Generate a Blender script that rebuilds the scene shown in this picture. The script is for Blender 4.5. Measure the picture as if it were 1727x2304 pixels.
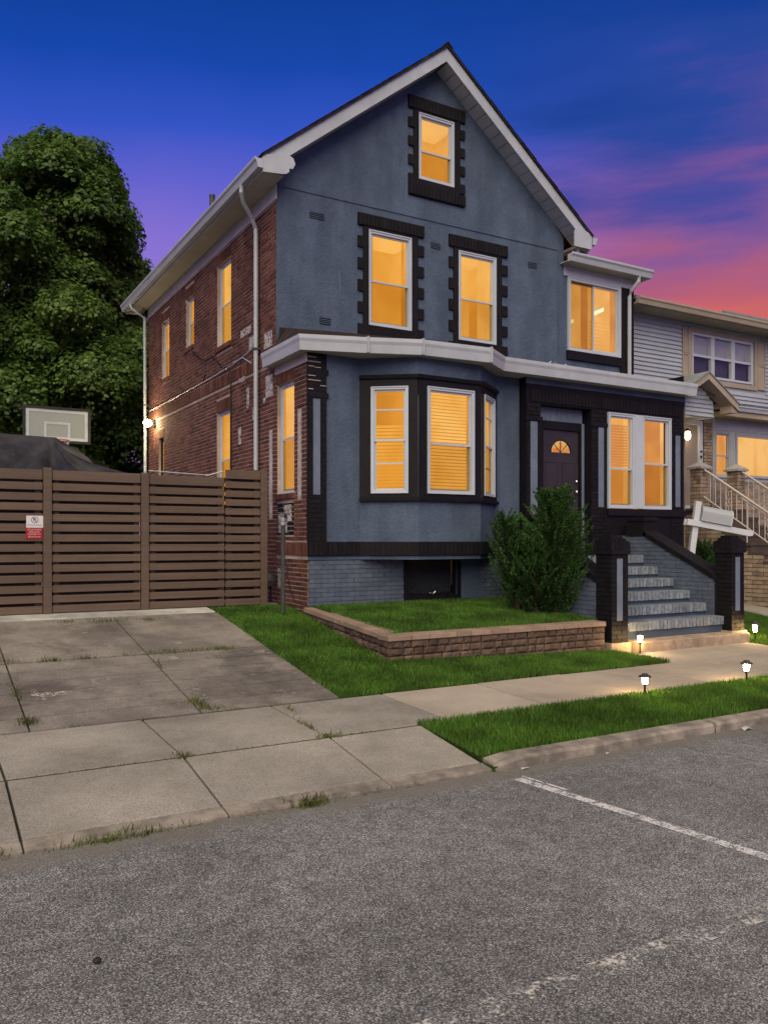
import bpy, math, random
import numpy as np
from mathutils import Vector, Matrix
random.seed(7); RNG = np.random.default_rng(11)
R = math.radians
scene = bpy.context.scene
for o in list(bpy.data.objects): bpy.data.objects.remove(o)
COL = scene.collection

# ------------------------------------------------------------------ camera, sky, sun, exposure
EXPO = 1.6
cam = bpy.data.cameras.new('camera'); camo = bpy.data.objects.new('camera', cam); COL.objects.link(camo)
cam.sensor_fit = 'VERTICAL'; cam.sensor_height = 36.0; cam.lens = 36.0*1843/2304
cam.shift_y = (1213.5-1152)/2304
cam.clip_start = .05; cam.clip_end = 2000
camo.location = (0, 0, 1.8); camo.rotation_euler = (R(90), 0, R(-30))
scene.camera = camo
vs = scene.view_settings
vs.view_transform = 'Standard'; vs.look = 'None'; vs.exposure = EXPO; vs.gamma = 1; vs.use_curve_mapping = False
scene.cycles.use_denoising = True
scene.cycles.max_bounces = 8; scene.cycles.transparent_max_bounces = 24
scene.cycles.sample_clamp_indirect = 4

def lin(r, g, b, k=1.0):
    f = lambda c: (c/255/12.92 if c/255 <= .04045 else ((c/255+.055)/1.055)**2.4)*k
    return (f(r), f(g), f(b), 1)

def build_world():
    w = bpy.data.worlds.new('World'); scene.world = w; w.use_nodes = True
    nt = w.node_tree; N = nt.nodes; L = nt.links; N.clear()
    out = N.new('ShaderNodeOutputWorld'); bg = N.new('ShaderNodeBackground'); L.new(bg.outputs[0], out.inputs[0])
    tc = N.new('ShaderNodeTexCoord'); sep = N.new('ShaderNodeSeparateXYZ'); L.new(tc.outputs['Generated'], sep.inputs[0])
    def math_(op, a, b=None, c=None):
        m = N.new('ShaderNodeMath'); m.operation = op
        for i, v in enumerate((a, b, c)):
            if v is None: continue
            if isinstance(v, (int, float)): m.inputs[i].default_value = v
            else: L.new(v, m.inputs[i])
        return m.outputs[0]
    k = 1/2**EXPO
    def ramp(f, stops):
        r = N.new('ShaderNodeValToRGB'); e = r.color_ramp.elements
        while len(e) > 1: e.remove(e[-1])
        e[0].position = stops[0][0]; e[0].color = lin(*stops[0][1], k)
        for p, c in stops[1:]:
            x = e.new(p); x.color = lin(*c, k)
        L.new(f, r.inputs[0]); return r.outputs[0]
    # cloud streaks: noise stretched along the horizon and tilted a little
    mp = N.new('ShaderNodeMapping'); mp.inputs['Rotation'].default_value = (R(8), R(-9), R(20)); mp.inputs['Scale'].default_value = (1.6, 1.6, 9.5)
    L.new(tc.outputs['Generated'], mp.inputs[0])
    nz = N.new('ShaderNodeTexNoise'); nz.inputs['Scale'].default_value = 2.1; nz.inputs['Detail'].default_value = 9; nz.inputs['Roughness'].default_value = .5
    L.new(mp.outputs[0], nz.inputs['Vector'])
    nz2 = N.new('ShaderNodeTexNoise'); nz2.inputs['Scale'].default_value = 3.2; nz2.inputs['Detail'].default_value = 3
    L.new(tc.outputs['Generated'], nz2.inputs['Vector'])
    z = sep.outputs[2]
    wob = math_('MULTIPLY', math_('SUBTRACT', nz.outputs[0], .5), .30)
    wob2 = math_('MULTIPLY', math_('SUBTRACT', nz2.outputs[0], .5), .07)
    base = ramp(math_('ADD', z, wob2), [(0, (176, 126, 200)), (.20, (162, 124, 212)), (.26, (148, 118, 214)), (.33, (130, 110, 208)),
                      (.38, (98, 97, 205)), (.435, (48, 82, 196)), (.49, (14, 68, 170)), (.56, (2, 58, 146)), (1, (0, 30, 92))])
    glow = ramp(math_('ADD', math_('ADD', z, wob), wob2), [(0, (220, 116, 88)), (.20, (210, 102, 96)), (.255, (188, 92, 110)), (.31, (164, 88, 130)), (.355, (130, 84, 150)),
                      (.40, (78, 72, 156)), (.45, (34, 68, 156)), (.54, (6, 60, 150)), (1, (0, 30, 92))])
    nrm = math_('SQRT', math_('ADD', math_('MULTIPLY', sep.outputs[0], sep.outputs[0]), math_('MULTIPLY', sep.outputs[1], sep.outputs[1])))
    dot = math_('DIVIDE', math_('ADD', math_('MULTIPLY', sep.outputs[0], .958), math_('MULTIPLY', sep.outputs[1], .287)), math_('MAXIMUM', nrm, .001))
    mr = N.new('ShaderNodeMapRange'); mr.interpolation_type = 'SMOOTHSTEP'; mr.inputs[1].default_value = .72; mr.inputs[2].default_value = .92
    L.new(math_('ADD', dot, wob), mr.inputs[0])
    mix = N.new('ShaderNodeMix'); mix.data_type = 'RGBA'; L.new(mr.outputs[0], mix.inputs[0]); L.new(base, mix.inputs[6]); L.new(glow, mix.inputs[7])
    sky = N.new('ShaderNodeTexSky'); sky.sky_type = 'NISHITA'; sky.sun_disc = False
    sky.sun_elevation = R(2); sky.sun_rotation = R(70); sky.air_density = 1.4; sky.dust_density = 1.0
    add = N.new('ShaderNodeMix'); add.data_type = 'RGBA'; add.blend_type = 'ADD'; add.inputs[0].default_value = .002
    L.new(mix.outputs[2], add.inputs[6]); L.new(sky.outputs[0], add.inputs[7])
    L.new(add.outputs[2], bg.inputs[0]); bg.inputs[1].default_value = 1.0
build_world()

sl = bpy.data.lights.new('sun', 'SUN'); sl.energy = 1.5; sl.angle = R(72); sl.color = (.985, .842, .55)
so = bpy.data.objects.new('sun', sl); COL.objects.link(so)
so.rotation_euler = Vector((.42, .62, -.78)).to_track_quat('-Z', 'Y').to_euler(); so.location = (-10, -10, 30)

# ------------------------------------------------------------------ materials
MATS = {}
def newmat(name):
    m = bpy.data.materials.new(name); m.use_nodes = True; MATS[name] = m
    nt = m.node_tree; nt.nodes.clear()
    out = nt.nodes.new('ShaderNodeOutputMaterial')
    return m, nt, out
def N_(nt, t, **kw):
    n = nt.nodes.new(t)
    for k, v in kw.items(): setattr(n, k, v)
    return n
def set_in(n, **kw):
    for k, v in kw.items():
        n.inputs[k.replace('_', ' ')].default_value = v
def noise(nt, pos, scale, detail=4, rough=.55, stretch=None):
    if stretch:
        mp = N_(nt, 'ShaderNodeMapping'); mp.inputs['Scale'].default_value = stretch; nt.links.new(pos, mp.inputs[0]); pos = mp.outputs[0]
    n = N_(nt, 'ShaderNodeTexNoise'); n.inputs['Scale'].default_value = scale; n.inputs['Detail'].default_value = detail; n.inputs['Roughness'].default_value = rough
    nt.links.new(pos, n.inputs['Vector']); return n.outputs[0]
def maprange(nt, v, a, b, c, d, smooth=True):
    m = N_(nt, 'ShaderNodeMapRange'); m.interpolation_type = 'SMOOTHSTEP' if smooth else 'LINEAR'
    for i, x in enumerate((a, b, c, d)): m.inputs[i+1].default_value = x
    nt.links.new(v, m.inputs[0]); return m.outputs[0]
def mixc(nt, f, a, b, blend='MIX'):
    m = N_(nt, 'ShaderNodeMix'); m.data_type = 'RGBA'; m.blend_type = blend
    for i, v in ((0, f), (6, a), (7, b)):
        if isinstance(v, (int, float)): m.inputs[i].default_value = v
        elif isinstance(v, tuple): m.inputs[i].default_value = v if len(v) == 4 else (*v, 1)
        else: nt.links.new(v, m.inputs[i])
    return m.outputs[2]
def mul(nt, a, b, op='MULTIPLY'):
    m = N_(nt, 'ShaderNodeMath'); m.operation = op
    for i, v in enumerate((a, b)):
        if isinstance(v, (int, float)): m.inputs[i].default_value = v
        else: nt.links.new(v, m.inputs[i])
    return m.outputs[0]
def M(name, c1, c2=None, scale=4, lo=.35, hi=.65, rough=.8, spec=.3, bump=0, bscale=60, bdetail=3, rand=0, stain=.12, sscale=.9, metal=0, stretch=None, sstretch=None, speck=0, bdist=.006, speck2=0):
    m, nt, out = newmat(name)
    bs = N_(nt, 'ShaderNodeBsdfPrincipled'); nt.links.new(bs.outputs[0], out.inputs[0])
    pos = N_(nt, 'ShaderNodeNewGeometry').outputs['Position']
    c = (*c1, 1)
    if c2:
        c = mixc(nt, maprange(nt, noise(nt, pos, scale, 5, .6, stretch), lo, hi, 0, 1), c1, c2)
    if rand:
        oi = N_(nt, 'ShaderNodeObjectInfo').outputs['Random']; ri = N_(nt, 'ShaderNodeNewGeometry').outputs['Random Per Island']
        fr = mul(nt, mul(nt, oi, ri, 'ADD'), 1.0, 'FRACT')
        v = maprange(nt, fr, 0, 1, 1-rand, 1+rand, False)
        c = mixc(nt, 1.0, c, v, 'MULTIPLY')
    if stain:
        v = maprange(nt, noise(nt, pos, sscale, 5, .65, sstretch), .3, .7, 1-stain, 1+stain)
        c = mixc(nt, 1.0, c, v, 'MULTIPLY')
    if speck2: c = mixc(nt, 1.0, c, maprange(nt, noise(nt, pos, 32, 5, .7), .3, .7, 1-speck2, 1+speck2), 'MULTIPLY')
    if speck:
        c = mixc(nt, 1.0, c, maprange(nt, noise(nt, pos, 75, 3, .7), .35, .65, 1-speck, 1+speck), 'MULTIPLY')
        c = mixc(nt, maprange(nt, noise(nt, pos, 38, 2, .5), .68, .74, 0, .55), c, (.07, .062, .055))
    if isinstance(c, tuple): bs.inputs['Base Color'].default_value = c
    else: nt.links.new(c, bs.inputs['Base Color'])
    bs.inputs['Roughness'].default_value = rough; bs.inputs['Specular IOR Level'].default_value = spec; bs.inputs['Metallic'].default_value = metal
    if bump:
        b = N_(nt, 'ShaderNodeBump'); b.inputs['Strength'].default_value = min(1, bump); b.inputs['Distance'].default_value = bdist
        nt.links.new(noise(nt, pos, bscale, bdetail, .6), b.inputs['Height']); nt.links.new(b.outputs[0], bs.inputs['Normal'])
    return m
def emis(name, col, strength, col2=None, scale=2.0, stretch=None):
    m, nt, out = newmat(name)
    e = N_(nt, 'ShaderNodeEmission'); nt.links.new(e.outputs[0], out.inputs[0]); e.inputs[1].default_value = strength
    if col2:
        pos = N_(nt, 'ShaderNodeNewGeometry').outputs['Position']
        nt.links.new(mixc(nt, maprange(nt, noise(nt, pos, scale, 4, .55, stretch), .35, .65, 0, 1), col, col2), e.inputs[0])
    else: e.inputs[0].default_value = (*col, 1)
    return m
def glassmat(name, tint=(1, 1, 1), refl=1.0):
    m, nt, out = newmat(name)
    t = N_(nt, 'ShaderNodeBsdfTransparent'); t.inputs[0].default_value = (*tint, 1)
    g = N_(nt, 'ShaderNodeBsdfGlossy'); g.inputs['Roughness'].default_value = .02
    fr = N_(nt, 'ShaderNodeFresnel'); fr.inputs[0].default_value = 1.5
    mx = N_(nt, 'ShaderNodeMixShader'); nt.links.new(mul(nt, fr.outputs[0], refl), mx.inputs[0]); nt.links.new(t.outputs[0], mx.inputs[1]); nt.links.new(g.outputs[0], mx.inputs[2])
    nt.links.new(mx.outputs[0], out.inputs[0]); return m
def leafmat(name, c1, c2, trans=.35):
    m, nt, out = newmat(name)
    a = N_(nt, 'ShaderNodeAttribute'); a.attribute_name = 'tone'
    c = mixc(nt, a.outputs['Fac'], c1, c2)
    pos = N_(nt, 'ShaderNodeNewGeometry').outputs['Position']
    c = mixc(nt, 1.0, c, maprange(nt, noise(nt, pos, 2.2, 4), .3, .7, .62, 1.35), 'MULTIPLY')
    c = mixc(nt, maprange(nt, noise(nt, pos, 5.0, 4), .62, .75, 0, .35), c, (.16, .16, .05))
    d = N_(nt, 'ShaderNodeBsdfDiffuse'); t = N_(nt, 'ShaderNodeBsdfTranslucent'); g = N_(nt, 'ShaderNodeBsdfGlossy'); g.inputs['Roughness'].default_value = .45
    g.inputs[0].default_value = (.6, .6, .6, 1)
    nt.links.new(c, d.inputs[0]); nt.links.new(c, t.inputs[0])
    mx = N_(nt, 'ShaderNodeMixShader'); mx.inputs[0].default_value = trans; nt.links.new(d.outputs[0], mx.inputs[1]); nt.links.new(t.outputs[0], mx.inputs[2])
    m2 = N_(nt, 'ShaderNodeMixShader'); m2.inputs[0].default_value = .03; nt.links.new(mx.outputs[0], m2.inputs[1]); nt.links.new(g.outputs[0], m2.inputs[2])
    nt.links.new(m2.outputs[0], out.inputs[0]); return m

M('stucco', (.064, .092, .145), (.078, .110, .169), scale=2.5, rough=.92, spec=.15, bump=1, bscale=24, bdetail=7, bdist=.014, stain=.16, sscale=2.4, sstretch=(1, 1, .16), speck2=.1)
M('stucco_panel', (.112, .145, .21), (.128, .165, .235), scale=6, rough=.85, bump=.5, bscale=50)
M('slate_brick', (.068, .090, .134), (.086, .112, .160), scale=7, rough=.75, bump=.6, bscale=40, rand=.10)
M('black_paint', (.0052, .0053, .0086), (.0078, .0078, .0118), scale=9, rough=.6, spec=.18, bump=.35, bscale=45)
M('black_brick', (.0056, .0055, .0084), (.0090, .0084, .0112), scale=9, rough=.7, spec=.18, bump=.5, bscale=50, rand=.2)
M('dark_bed', (.004, .004, .006), rough=.9)
M('slate_bed', (.048, .070, .112), rough=.9, bump=.4)
M('red_brick', (.084, .035, .028), (.125, .056, .043), scale=9, lo=.3, hi=.7, rough=.88, spec=.15, bump=.8, bscale=55, rand=.36, stain=.25, sscale=1.3)
M('mortar', (.42, .35, .31), (.30, .25, .225), scale=3, rough=.95, spec=.1, bump=.6, bscale=80, stain=.3, sscale=.9)
M('white_trim', (.39, .43, .49), (.35, .39, .45), scale=3, rough=.45, spec=.4, stain=.08, bump=.05)
M('soffit', (.40, .385, .37), (.36, .35, .33), scale=3, rough=.6, stain=.1)
M('frieze', (.42, .43, .44), (.37, .38, .39), scale=4, rough=.6, stain=.12)
M('vinyl', (.42, .475, .55), rough=.35, spec=.45, stain=.05)
M('roofing', (.018, .017, .022), (.035, .03, .033), scale=14, rough=.95, spec=.1, bump=.9, bscale=60, stain=.2)
M('roof_brown', (.05, .036, .034), (.028, .022, .024), scale=16, rough=.95, spec=.1, bump=.9, bscale=60, rand=.3)
M('membrane', (.055, .07, .09), (.035, .04, .05), scale=5, rough=.6, stain=.3)
M('metal_grey', (.35, .37, .39), rough=.4, metal=.6, stain=.1)
M('pipe_dark', (.05, .052, .055), rough=.5, stain=.2, sscale=6)
M('fence', (.092, .065, .047), (.110, .078, .057), scale=3, rough=.55, spec=.35, bump=.25, bscale=30, rand=.09, stain=.10, sscale=1.2, stretch=(.3, 1, 9))
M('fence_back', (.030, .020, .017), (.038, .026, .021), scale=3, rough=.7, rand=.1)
M('concrete', (.280, .265, .243), (.230, .217, .20), scale=1.4, rough=.93, spec=.15, bump=.9, bscale=120, bdetail=4, rand=.05, stain=.22, sscale=.8, speck=.2)
M('walk', (.34, .302, .262), (.305, .27, .235), scale=1.2, rough=.9, spec=.15, bump=.6, bscale=140, rand=.05, stain=.14, sscale=.8, speck=.07)
M('kerb', (.27, .243, .215), (.145, .13, .117), scale=5, rough=.95, bump=1, bscale=45, bdetail=6, stain=.25, sscale=2)
M('threshold', (.36, .36, .36), (.28, .28, .28), scale=3, rough=.9, bump=.7, bscale=60, stain=.25, sscale=2)
M('tan_step', (.36, .28, .21), (.25, .19, .145), scale=6, rough=.95, bump=1, bscale=60, bdetail=6, stain=.25, sscale=2.5)
M('block', (.120, .082, .062), (.066, .048, .041), scale=9, rough=.95, bump=1, bscale=26, bdetail=6, rand=.3, stain=.2, sscale=2)
M('block_cap', (.255, .19, .15), (.20, .148, .118), scale=4, rough=.9, bump=.8, bscale=40, bdetail=5, rand=.14, stain=.15)
M('dirt', (.045, .036, .026), (.07, .056, .04), scale=6, rough=1, spec=.05, bump=1, bscale=30)
M('turf_soil', (.022, .042, .008), (.034, .062, .012), scale=9, rough=1, spec=.05, bump=1, bscale=40)
M('siding', (.33, .37, .44), (.31, .345, .41), scale=2, rough=.6, rand=.03, stain=.06)
M('tan_trim', (.33, .285, .23), (.30, .26, .21), scale=3, rough=.6, stain=.08)
M('tan_brick', (.31, .245, .19), (.20, .155, .12), scale=8, lo=.3, hi=.7, rough=.9, bump=.8, bscale=50, rand=.30, stain=.15)
M('tan_mortar', (.07, .055, .047), rough=.95, bump=.5)
M('cap_stone', (.30, .30, .31), (.24, .24, .25), scale=9, rough=.85, bump=.6)
M('rail', (.45, .41, .40), rough=.45, spec=.4)
M('mail_white', (.46, .50, .56), rough=.35, spec=.4, stain=.06)
M('mail_grey', (.30, .335, .37), rough=.4, spec=.4, stain=.08)
M('door_paint', (.024, .021, .026), (.030, .026, .032), scale=4, rough=.45, spec=.4)
M('door_grey', (.21, .18, .165), rough=.5)
M('chrome', (.6, .6, .6), rough=.25, metal=1)
M('tarp', (.016, .016, .020), (.030, .030, .036), scale=5, rough=.55, spec=.35, bump=.5, bscale=14, stain=.25, sscale=1.5)
M('board_frame', (.02, .02, .028), rough=.4)
M('board_line', (.40, .47, .50), rough=.5)
M('plastic_black', (.010, .010, .011), rough=.4)
M('bark', (.045, .035, .026), (.025, .02, .016), scale=9, rough=1, bump=1, bscale=14, stretch=(1, 1, .2))
M('sign_white', (.62, .62, .66), rough=.5, stain=.1)
M('sign_red', (.30, .012, .016), rough=.5)
M('ink', (.015, .012, .02), rough=.6)
M('sign_pink', (.68, .50, .50), rough=.6)
M('paper', (.42, .44, .46), rough=.8)
M('pebble', (.02, .02, .02), rough=.7)
M('shingle_grey', (.20, .22, .24), (.15, .165, .185), scale=8, rough=.9, rand=.15)
M('blind_white', (.5, .53, .58), rough=.6)
M('dark_room', (.02, .025, .035), rough=.8)
M('shed_wall', (.35, .33, .31), rough=.8)
k = 1/2**EXPO
emis('glow_amber', (.80*k, .335*k, .038*k), 1.0, (.90*k, .42*k, .065*k), 1.3)
emis('glow_bright', (.98*k, .52*k, .12*k), 1.0, (.86*k, .41*k, .065*k), 1.1)
emis('glow_deep', (.62*k, .235*k, .022*k), 1.0, (.76*k, .31*k, .035*k), 1.6)
emis('glow_blind', (.98*k, .54*k, .14*k), 1.0, (.86*k, .41*k, .07*k), 1.4)
emis('lamp_soft', (1.0*k, .82*k, .5*k), 1.3)
emis('glow_ceiling', (.98*k, .50*k, .11*k), 1.0, (.90*k, .43*k, .08*k), .9)
emis('glow_fan', (.75*k, .22*k, .05*k), .85, (.80*k, .48*k, .16*k), 9)
emis('lamp_glass', (1.0, .64, .26), 90.0)
emis('flood_bulb', (1.0, .72, .36), 75.0)
emis('porch_bulb', (1.0, .72, .36), 14.0)
glassmat('pane', (1, 1, 1), .09)
glassmat('screen', (.86, .80, .66), .05)
def milky(name, col, f):
    m, nt, out = newmat(name)
    bs = N_(nt, 'ShaderNodeBsdfPrincipled'); tr = N_(nt, 'ShaderNodeBsdfTransparent'); mx = N_(nt, 'ShaderNodeMixShader'); mx.inputs[0].default_value = f
    bs.inputs['Base Color'].default_value = (*col, 1); bs.inputs['Roughness'].default_value = .15
    nt.links.new(tr.outputs[0], mx.inputs[1]); nt.links.new(bs.outputs[0], mx.inputs[2]); nt.links.new(mx.outputs[0], out.inputs[0])
milky('board_glass', (.46, .52, .53), .42)
leafmat('grass', (.032, .098, .010), (.105, .215, .030), .3)
leafmat('weed', (.050, .085, .014), (.13, .15, .04), .25)
leafmat('maple', (.046, .108, .024), (.150, .240, .050), .42)
leafmat('yew', (.010, .036, .010), (.055, .135, .028), .25)

# asphalt with visible aggregate
def build_asphalt():
    m, nt, out = newmat('asphalt')
    bs = N_(nt, 'ShaderNodeBsdfPrincipled'); nt.links.new(bs.outputs[0], out.inputs[0])
    pos = N_(nt, 'ShaderNodeNewGeometry').outputs['Position']
    v = N_(nt, 'ShaderNodeTexVoronoi'); v.inputs['Scale'].default_value = 135; nt.links.new(pos, v.inputs['Vector'])
    s = N_(nt, 'ShaderNodeSeparateColor'); nt.links.new(v.outputs['Color'], s.inputs[0])
    v2 = N_(nt, 'ShaderNodeTexVoronoi'); v2.inputs['Scale'].default_value = 60; nt.links.new(pos, v2.inputs['Vector'])
    s2 = N_(nt, 'ShaderNodeSeparateColor'); nt.links.new(v2.outputs['Color'], s2.inputs[0])
    f = maprange(nt, s.outputs[0], .2, 1, 0, 1, False)
    c = mixc(nt, mul(nt, f, f), (.165, .171, .182), (.445, .455, .475))
    big = mul(nt, maprange(nt, s2.outputs[1], .86, .95, 0, 1), maprange(nt, v2.outputs['Distance'], .2, .5, 1, 0))
    c = mixc(nt, big, c, (.5, .49, .46))
    edge = maprange(nt, v.outputs['Distance'], .3, .75, 1, .35)
    c = mixc(nt, 1.0, c, edge, 'MULTIPLY')
    c = mixc(nt, 1.0, c, maprange(nt, noise(nt, pos, .55, 5, .6), .3, .7, .80, 1.18), 'MULTIPLY')
    c = mixc(nt, 1.0, c, maprange(nt, noise(nt, pos, 7, 4, .6), .3, .7, .84, 1.14), 'MULTIPLY')
    wn = N_(nt, 'ShaderNodeTexNoise'); wn.inputs['Scale'].default_value = 1.6; wn.inputs['Detail'].default_value = 5; nt.links.new(pos, wn.inputs['Vector'])
    wv = N_(nt, 'ShaderNodeVectorMath'); wv.operation = 'MULTIPLY_ADD'; nt.links.new(wn.outputs['Color'], wv.inputs[0]); wv.inputs[1].default_value = (.55, .55, 0); nt.links.new(pos, wv.inputs[2])
    vc = N_(nt, 'ShaderNodeTexVoronoi'); vc.feature = 'DISTANCE_TO_EDGE'; vc.inputs['Scale'].default_value = .42; nt.links.new(wv.outputs[0], vc.inputs['Vector'])
    crack = mul(nt, maprange(nt, vc.outputs['Distance'], .002, .006, 1, 0), maprange(nt, noise(nt, pos, .35, 2), .5, .62, 0, .3))
    c = mixc(nt, crack, c, (.03, .028, .026))
    c = mixc(nt, maprange(nt, noise(nt, pos, 1.1, 3), .66, .74, 0, .35), c, (.05, .05, .05))
    sp = N_(nt, 'ShaderNodeSeparateXYZ'); nt.links.new(pos, sp.inputs[0])
    # dust washed into the gutter, and the smoother patch out in the lane
    gut = mul(nt, maprange(nt, mul(nt, sp.outputs[1], mul(nt, noise(nt, pos, 2.3, 4), .5, 'MULTIPLY'), 'ADD'), 4.95, 5.25, 0, 1), .75)
    c = mixc(nt, gut, c, (.15, .14, .125))
    nt.links.new(c, bs.inputs['Base Color']); bs.inputs['Roughness'].default_value = .9; bs.inputs['Specular IOR Level'].default_value = .2
    b = N_(nt, 'ShaderNodeBump'); b.inputs['Strength'].default_value = .6; b.inputs['Distance'].default_value = .005; b.invert = True
    nt.links.new(v.outputs['Distance'], b.inputs['Height']); nt.links.new(b.outputs[0], bs.inputs['Normal'])
build_asphalt()
def build_drive():
    m, nt, out = newmat('drive')
    bs = N_(nt, 'ShaderNodeBsdfPrincipled'); nt.links.new(bs.outputs[0], out.inputs[0])
    pos = N_(nt, 'ShaderNodeNewGeometry').outputs['Position']
    c = mixc(nt, maprange(nt, noise(nt, pos, 1.1, 6, .65), .35, .65, 0, 1), (.138, .126, .120), (.240, .220, .203))
    c = mixc(nt, maprange(nt, noise(nt, pos, .85, 5, .65), .48, .64, 0, .75), c, (.072, .064, .062))
    c = mixc(nt, maprange(nt, noise(nt, pos, 3.4, 7, .72), .60, .68, 0, .8), c, (.30, .275, .255))
    c = mixc(nt, 1.0, c, maprange(nt, noise(nt, pos, 60, 3, .6), .3, .7, .8, 1.2), 'MULTIPLY')
    nt.links.new(c, bs.inputs['Base Color']); bs.inputs['Roughness'].default_value = .9; bs.inputs['Specular IOR Level'].default_value = .2
    b = N_(nt, 'ShaderNodeBump'); b.inputs['Strength'].default_value = .9; b.inputs['Distance'].default_value = .006
    nt.links.new(noise(nt, pos, 70, 5, .65), b.inputs['Height']); nt.links.new(b.outputs[0], bs.inputs['Normal'])
build_drive()
def worn_paint(name, col, lo, hi, scale):
    m, nt, out = newmat(name)
    bs = N_(nt, 'ShaderNodeBsdfPrincipled'); tr = N_(nt, 'ShaderNodeBsdfTransparent'); mx = N_(nt, 'ShaderNodeMixShader')
    pos = N_(nt, 'ShaderNodeNewGeometry').outputs['Position']
    f = maprange(nt, mul(nt, mul(nt, noise(nt, pos, scale, 6, .7), .6), mul(nt, noise(nt, pos, scale*8, 3, .6), .4), 'ADD'), lo, hi, 0, 1)
    bs.inputs['Base Color'].default_value = (*col, 1); bs.inputs['Roughness'].default_value = .8
    nt.links.new(f, mx.inputs[0]); nt.links.new(tr.outputs[0], mx.inputs[1]); nt.links.new(bs.outputs[0], mx.inputs[2]); nt.links.new(mx.outputs[0], out.inputs[0])
worn_paint('line_paint', (.55, .56, .58), .42, .52, 11)
worn_paint('line_faded', (.50, .50, .49), .49, .64, 6)
worn_paint('peel_white', (.50, .49, .49), .42, .54, 14)
worn_paint('spill', (.42, .40, .38), .46, .56, 9)

# ------------------------------------------------------------------ helpers
class Fr:   # a wall frame: a runs along u, b outward along n, c up
    def __init__(s, x, y, u, n, z=0): s.o = (x, y); s.u = u; s.n = n; s.z = z
    def __call__(s, a, b, c): return (s.o[0]+s.u[0]*a+s.n[0]*b, s.o[1]+s.u[1]*a+s.n[1]*b, s.z+c)
W = Fr(0, 0, (1, 0), (0, 1))
class MB:
    def __init__(s): s.v = []; s.f = []
    def add(s, vs, fs):
        n = len(s.v); s.v += [tuple(p) for p in vs]; s.f += [tuple(i+n for i in f) for f in fs]; return s
    def box(s, fr, a0, a1, b0, b1, c0, c1):
        s.add([fr(a, b, c) for a in (a0, a1) for b in (b0, b1) for c in (c0, c1)],
              [(0, 1, 3, 2), (4, 6, 7, 5), (0, 4, 5, 1), (2, 3, 7, 6), (0, 2, 6, 4), (1, 5, 7, 3)]); return s
    def w(s, *a): return s.box(W, *a)
    def ring(s, fr, a0, a1, c0, c1, t, b0, b1, tb=None):
        tb = t if tb is None else tb
        s.box(fr, a0, a0+t, b0, b1, c0, c1); s.box(fr, a1-t, a1, b0, b1, c0, c1)
        s.box(fr, a0+t, a1-t, b0, b1, c1-t, c1); s.box(fr, a0+t, a1-t, b0, b1, c0, c0+tb); return s
    def prism(s, pts, fn, h0, h1):   # polygon pts (p,q), fn(p,q,h)
        n = len(pts)
        s.add([fn(p, q, h0) for p, q in pts]+[fn(p, q, h1) for p, q in pts],
              [tuple(range(n))[::-1], tuple(range(n, 2*n))]+[(i, (i+1) % n, n+(i+1) % n, n+i) for i in range(n)]); return s
    def quad(s, *p): return s.add(p, [tuple(range(len(p)))])
    def tube(s, path, r, seg=8, cap=True):
        path = [Vector(p) for p in path]; rs = r if isinstance(r, (list, tuple)) else [r]*len(path)
        rings = []; up = Vector((0, 0, 1))
        for i, p in enumerate(path):
            d = (path[min(i+1, len(path)-1)]-path[max(i-1, 0)]).normalized()
            x = d.cross(up if abs(d.z) < .95 else Vector((1, 0, 0))).normalized(); y = x.cross(d)
            rings.append([p+x*math.cos(2*math.pi*k/seg)*rs[i]+y*math.sin(2*math.pi*k/seg)*rs[i] for k in range(seg)])
        vs = [q for r_ in rings for q in r_]; fs = []
        for i in range(len(path)-1):
            for k_ in range(seg):
                a = i*seg+k_; b = i*seg+(k_+1) % seg; fs.append((a, b, b+seg, a+seg))
        if cap: fs += [tuple(range(seg))[::-1], tuple(range(len(vs)-seg, len(vs)))]
        return s.add(vs, fs)
    def lathe(s, cx, cy, prof, seg=14):
        vs = [(cx+r*math.cos(2*math.pi*k/seg), cy+r*math.sin(2*math.pi*k/seg), z) for r, z in prof for k in range(seg)]; fs = []
        for i in range(len(prof)-1):
            for k_ in range(seg):
                a = i*seg+k_; b = i*seg+(k_+1) % seg; fs.append((a, b, b+seg, a+seg))
        fs += [tuple(range(seg))[::-1], tuple(range(len(vs)-seg, len(vs)))]
        return s.add(vs, fs)
    def mesh(s, name, mat):
        me = bpy.data.meshes.new(name); me.from_pydata(s.v, [], s.f); me.materials.append(MATS[mat]); me.validate(); fixn(me); return me
    def build(s, name, mat, parent=None, smooth=False, stuff=False, bevel=0):
        me = s.mesh(name, mat)
        if smooth: me.polygons.foreach_set('use_smooth', [True]*len(me.polygons))
        o = link(name, me, parent)
        if bevel:
            b = o.modifiers.new('bevel', 'BEVEL'); b.width = bevel; b.segments = 2; b.limit_method = 'ANGLE'
        if stuff: o['kind'] = 'stuff'
        return o
import bmesh
def fixn(me):
    bm = bmesh.new(); bm.from_mesh(me); bmesh.ops.recalc_face_normals(bm, faces=bm.faces); bm.to_mesh(me); bm.free()
BASE = {}
def link(name, me, parent=None, loc=None):
    o = bpy.data.objects.new(name, me); COL.objects.link(o)
    if loc is not None: o.location = loc
    if parent is not None:
        o.parent = parent
        o.matrix_parent_inverse = Matrix.Translation(BASE.get(parent.name, Vector((0, 0, 0)))).inverted()
    if loc is not None: BASE[o.name] = Vector(loc)
    return o
def tag(o, label, cat, group=None):
    o['label'] = label; o['category'] = cat
    if group: o['group'] = group
    return o
def thing(name, label, cat, loc, group=None):
    o = link(name, None, None, loc); o.empty_display_size = .2; return tag(o, label, cat, group)
def struct(o): o['kind'] = 'structure'; return o
CAMP = Vector((0, 0, 1.8))

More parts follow.
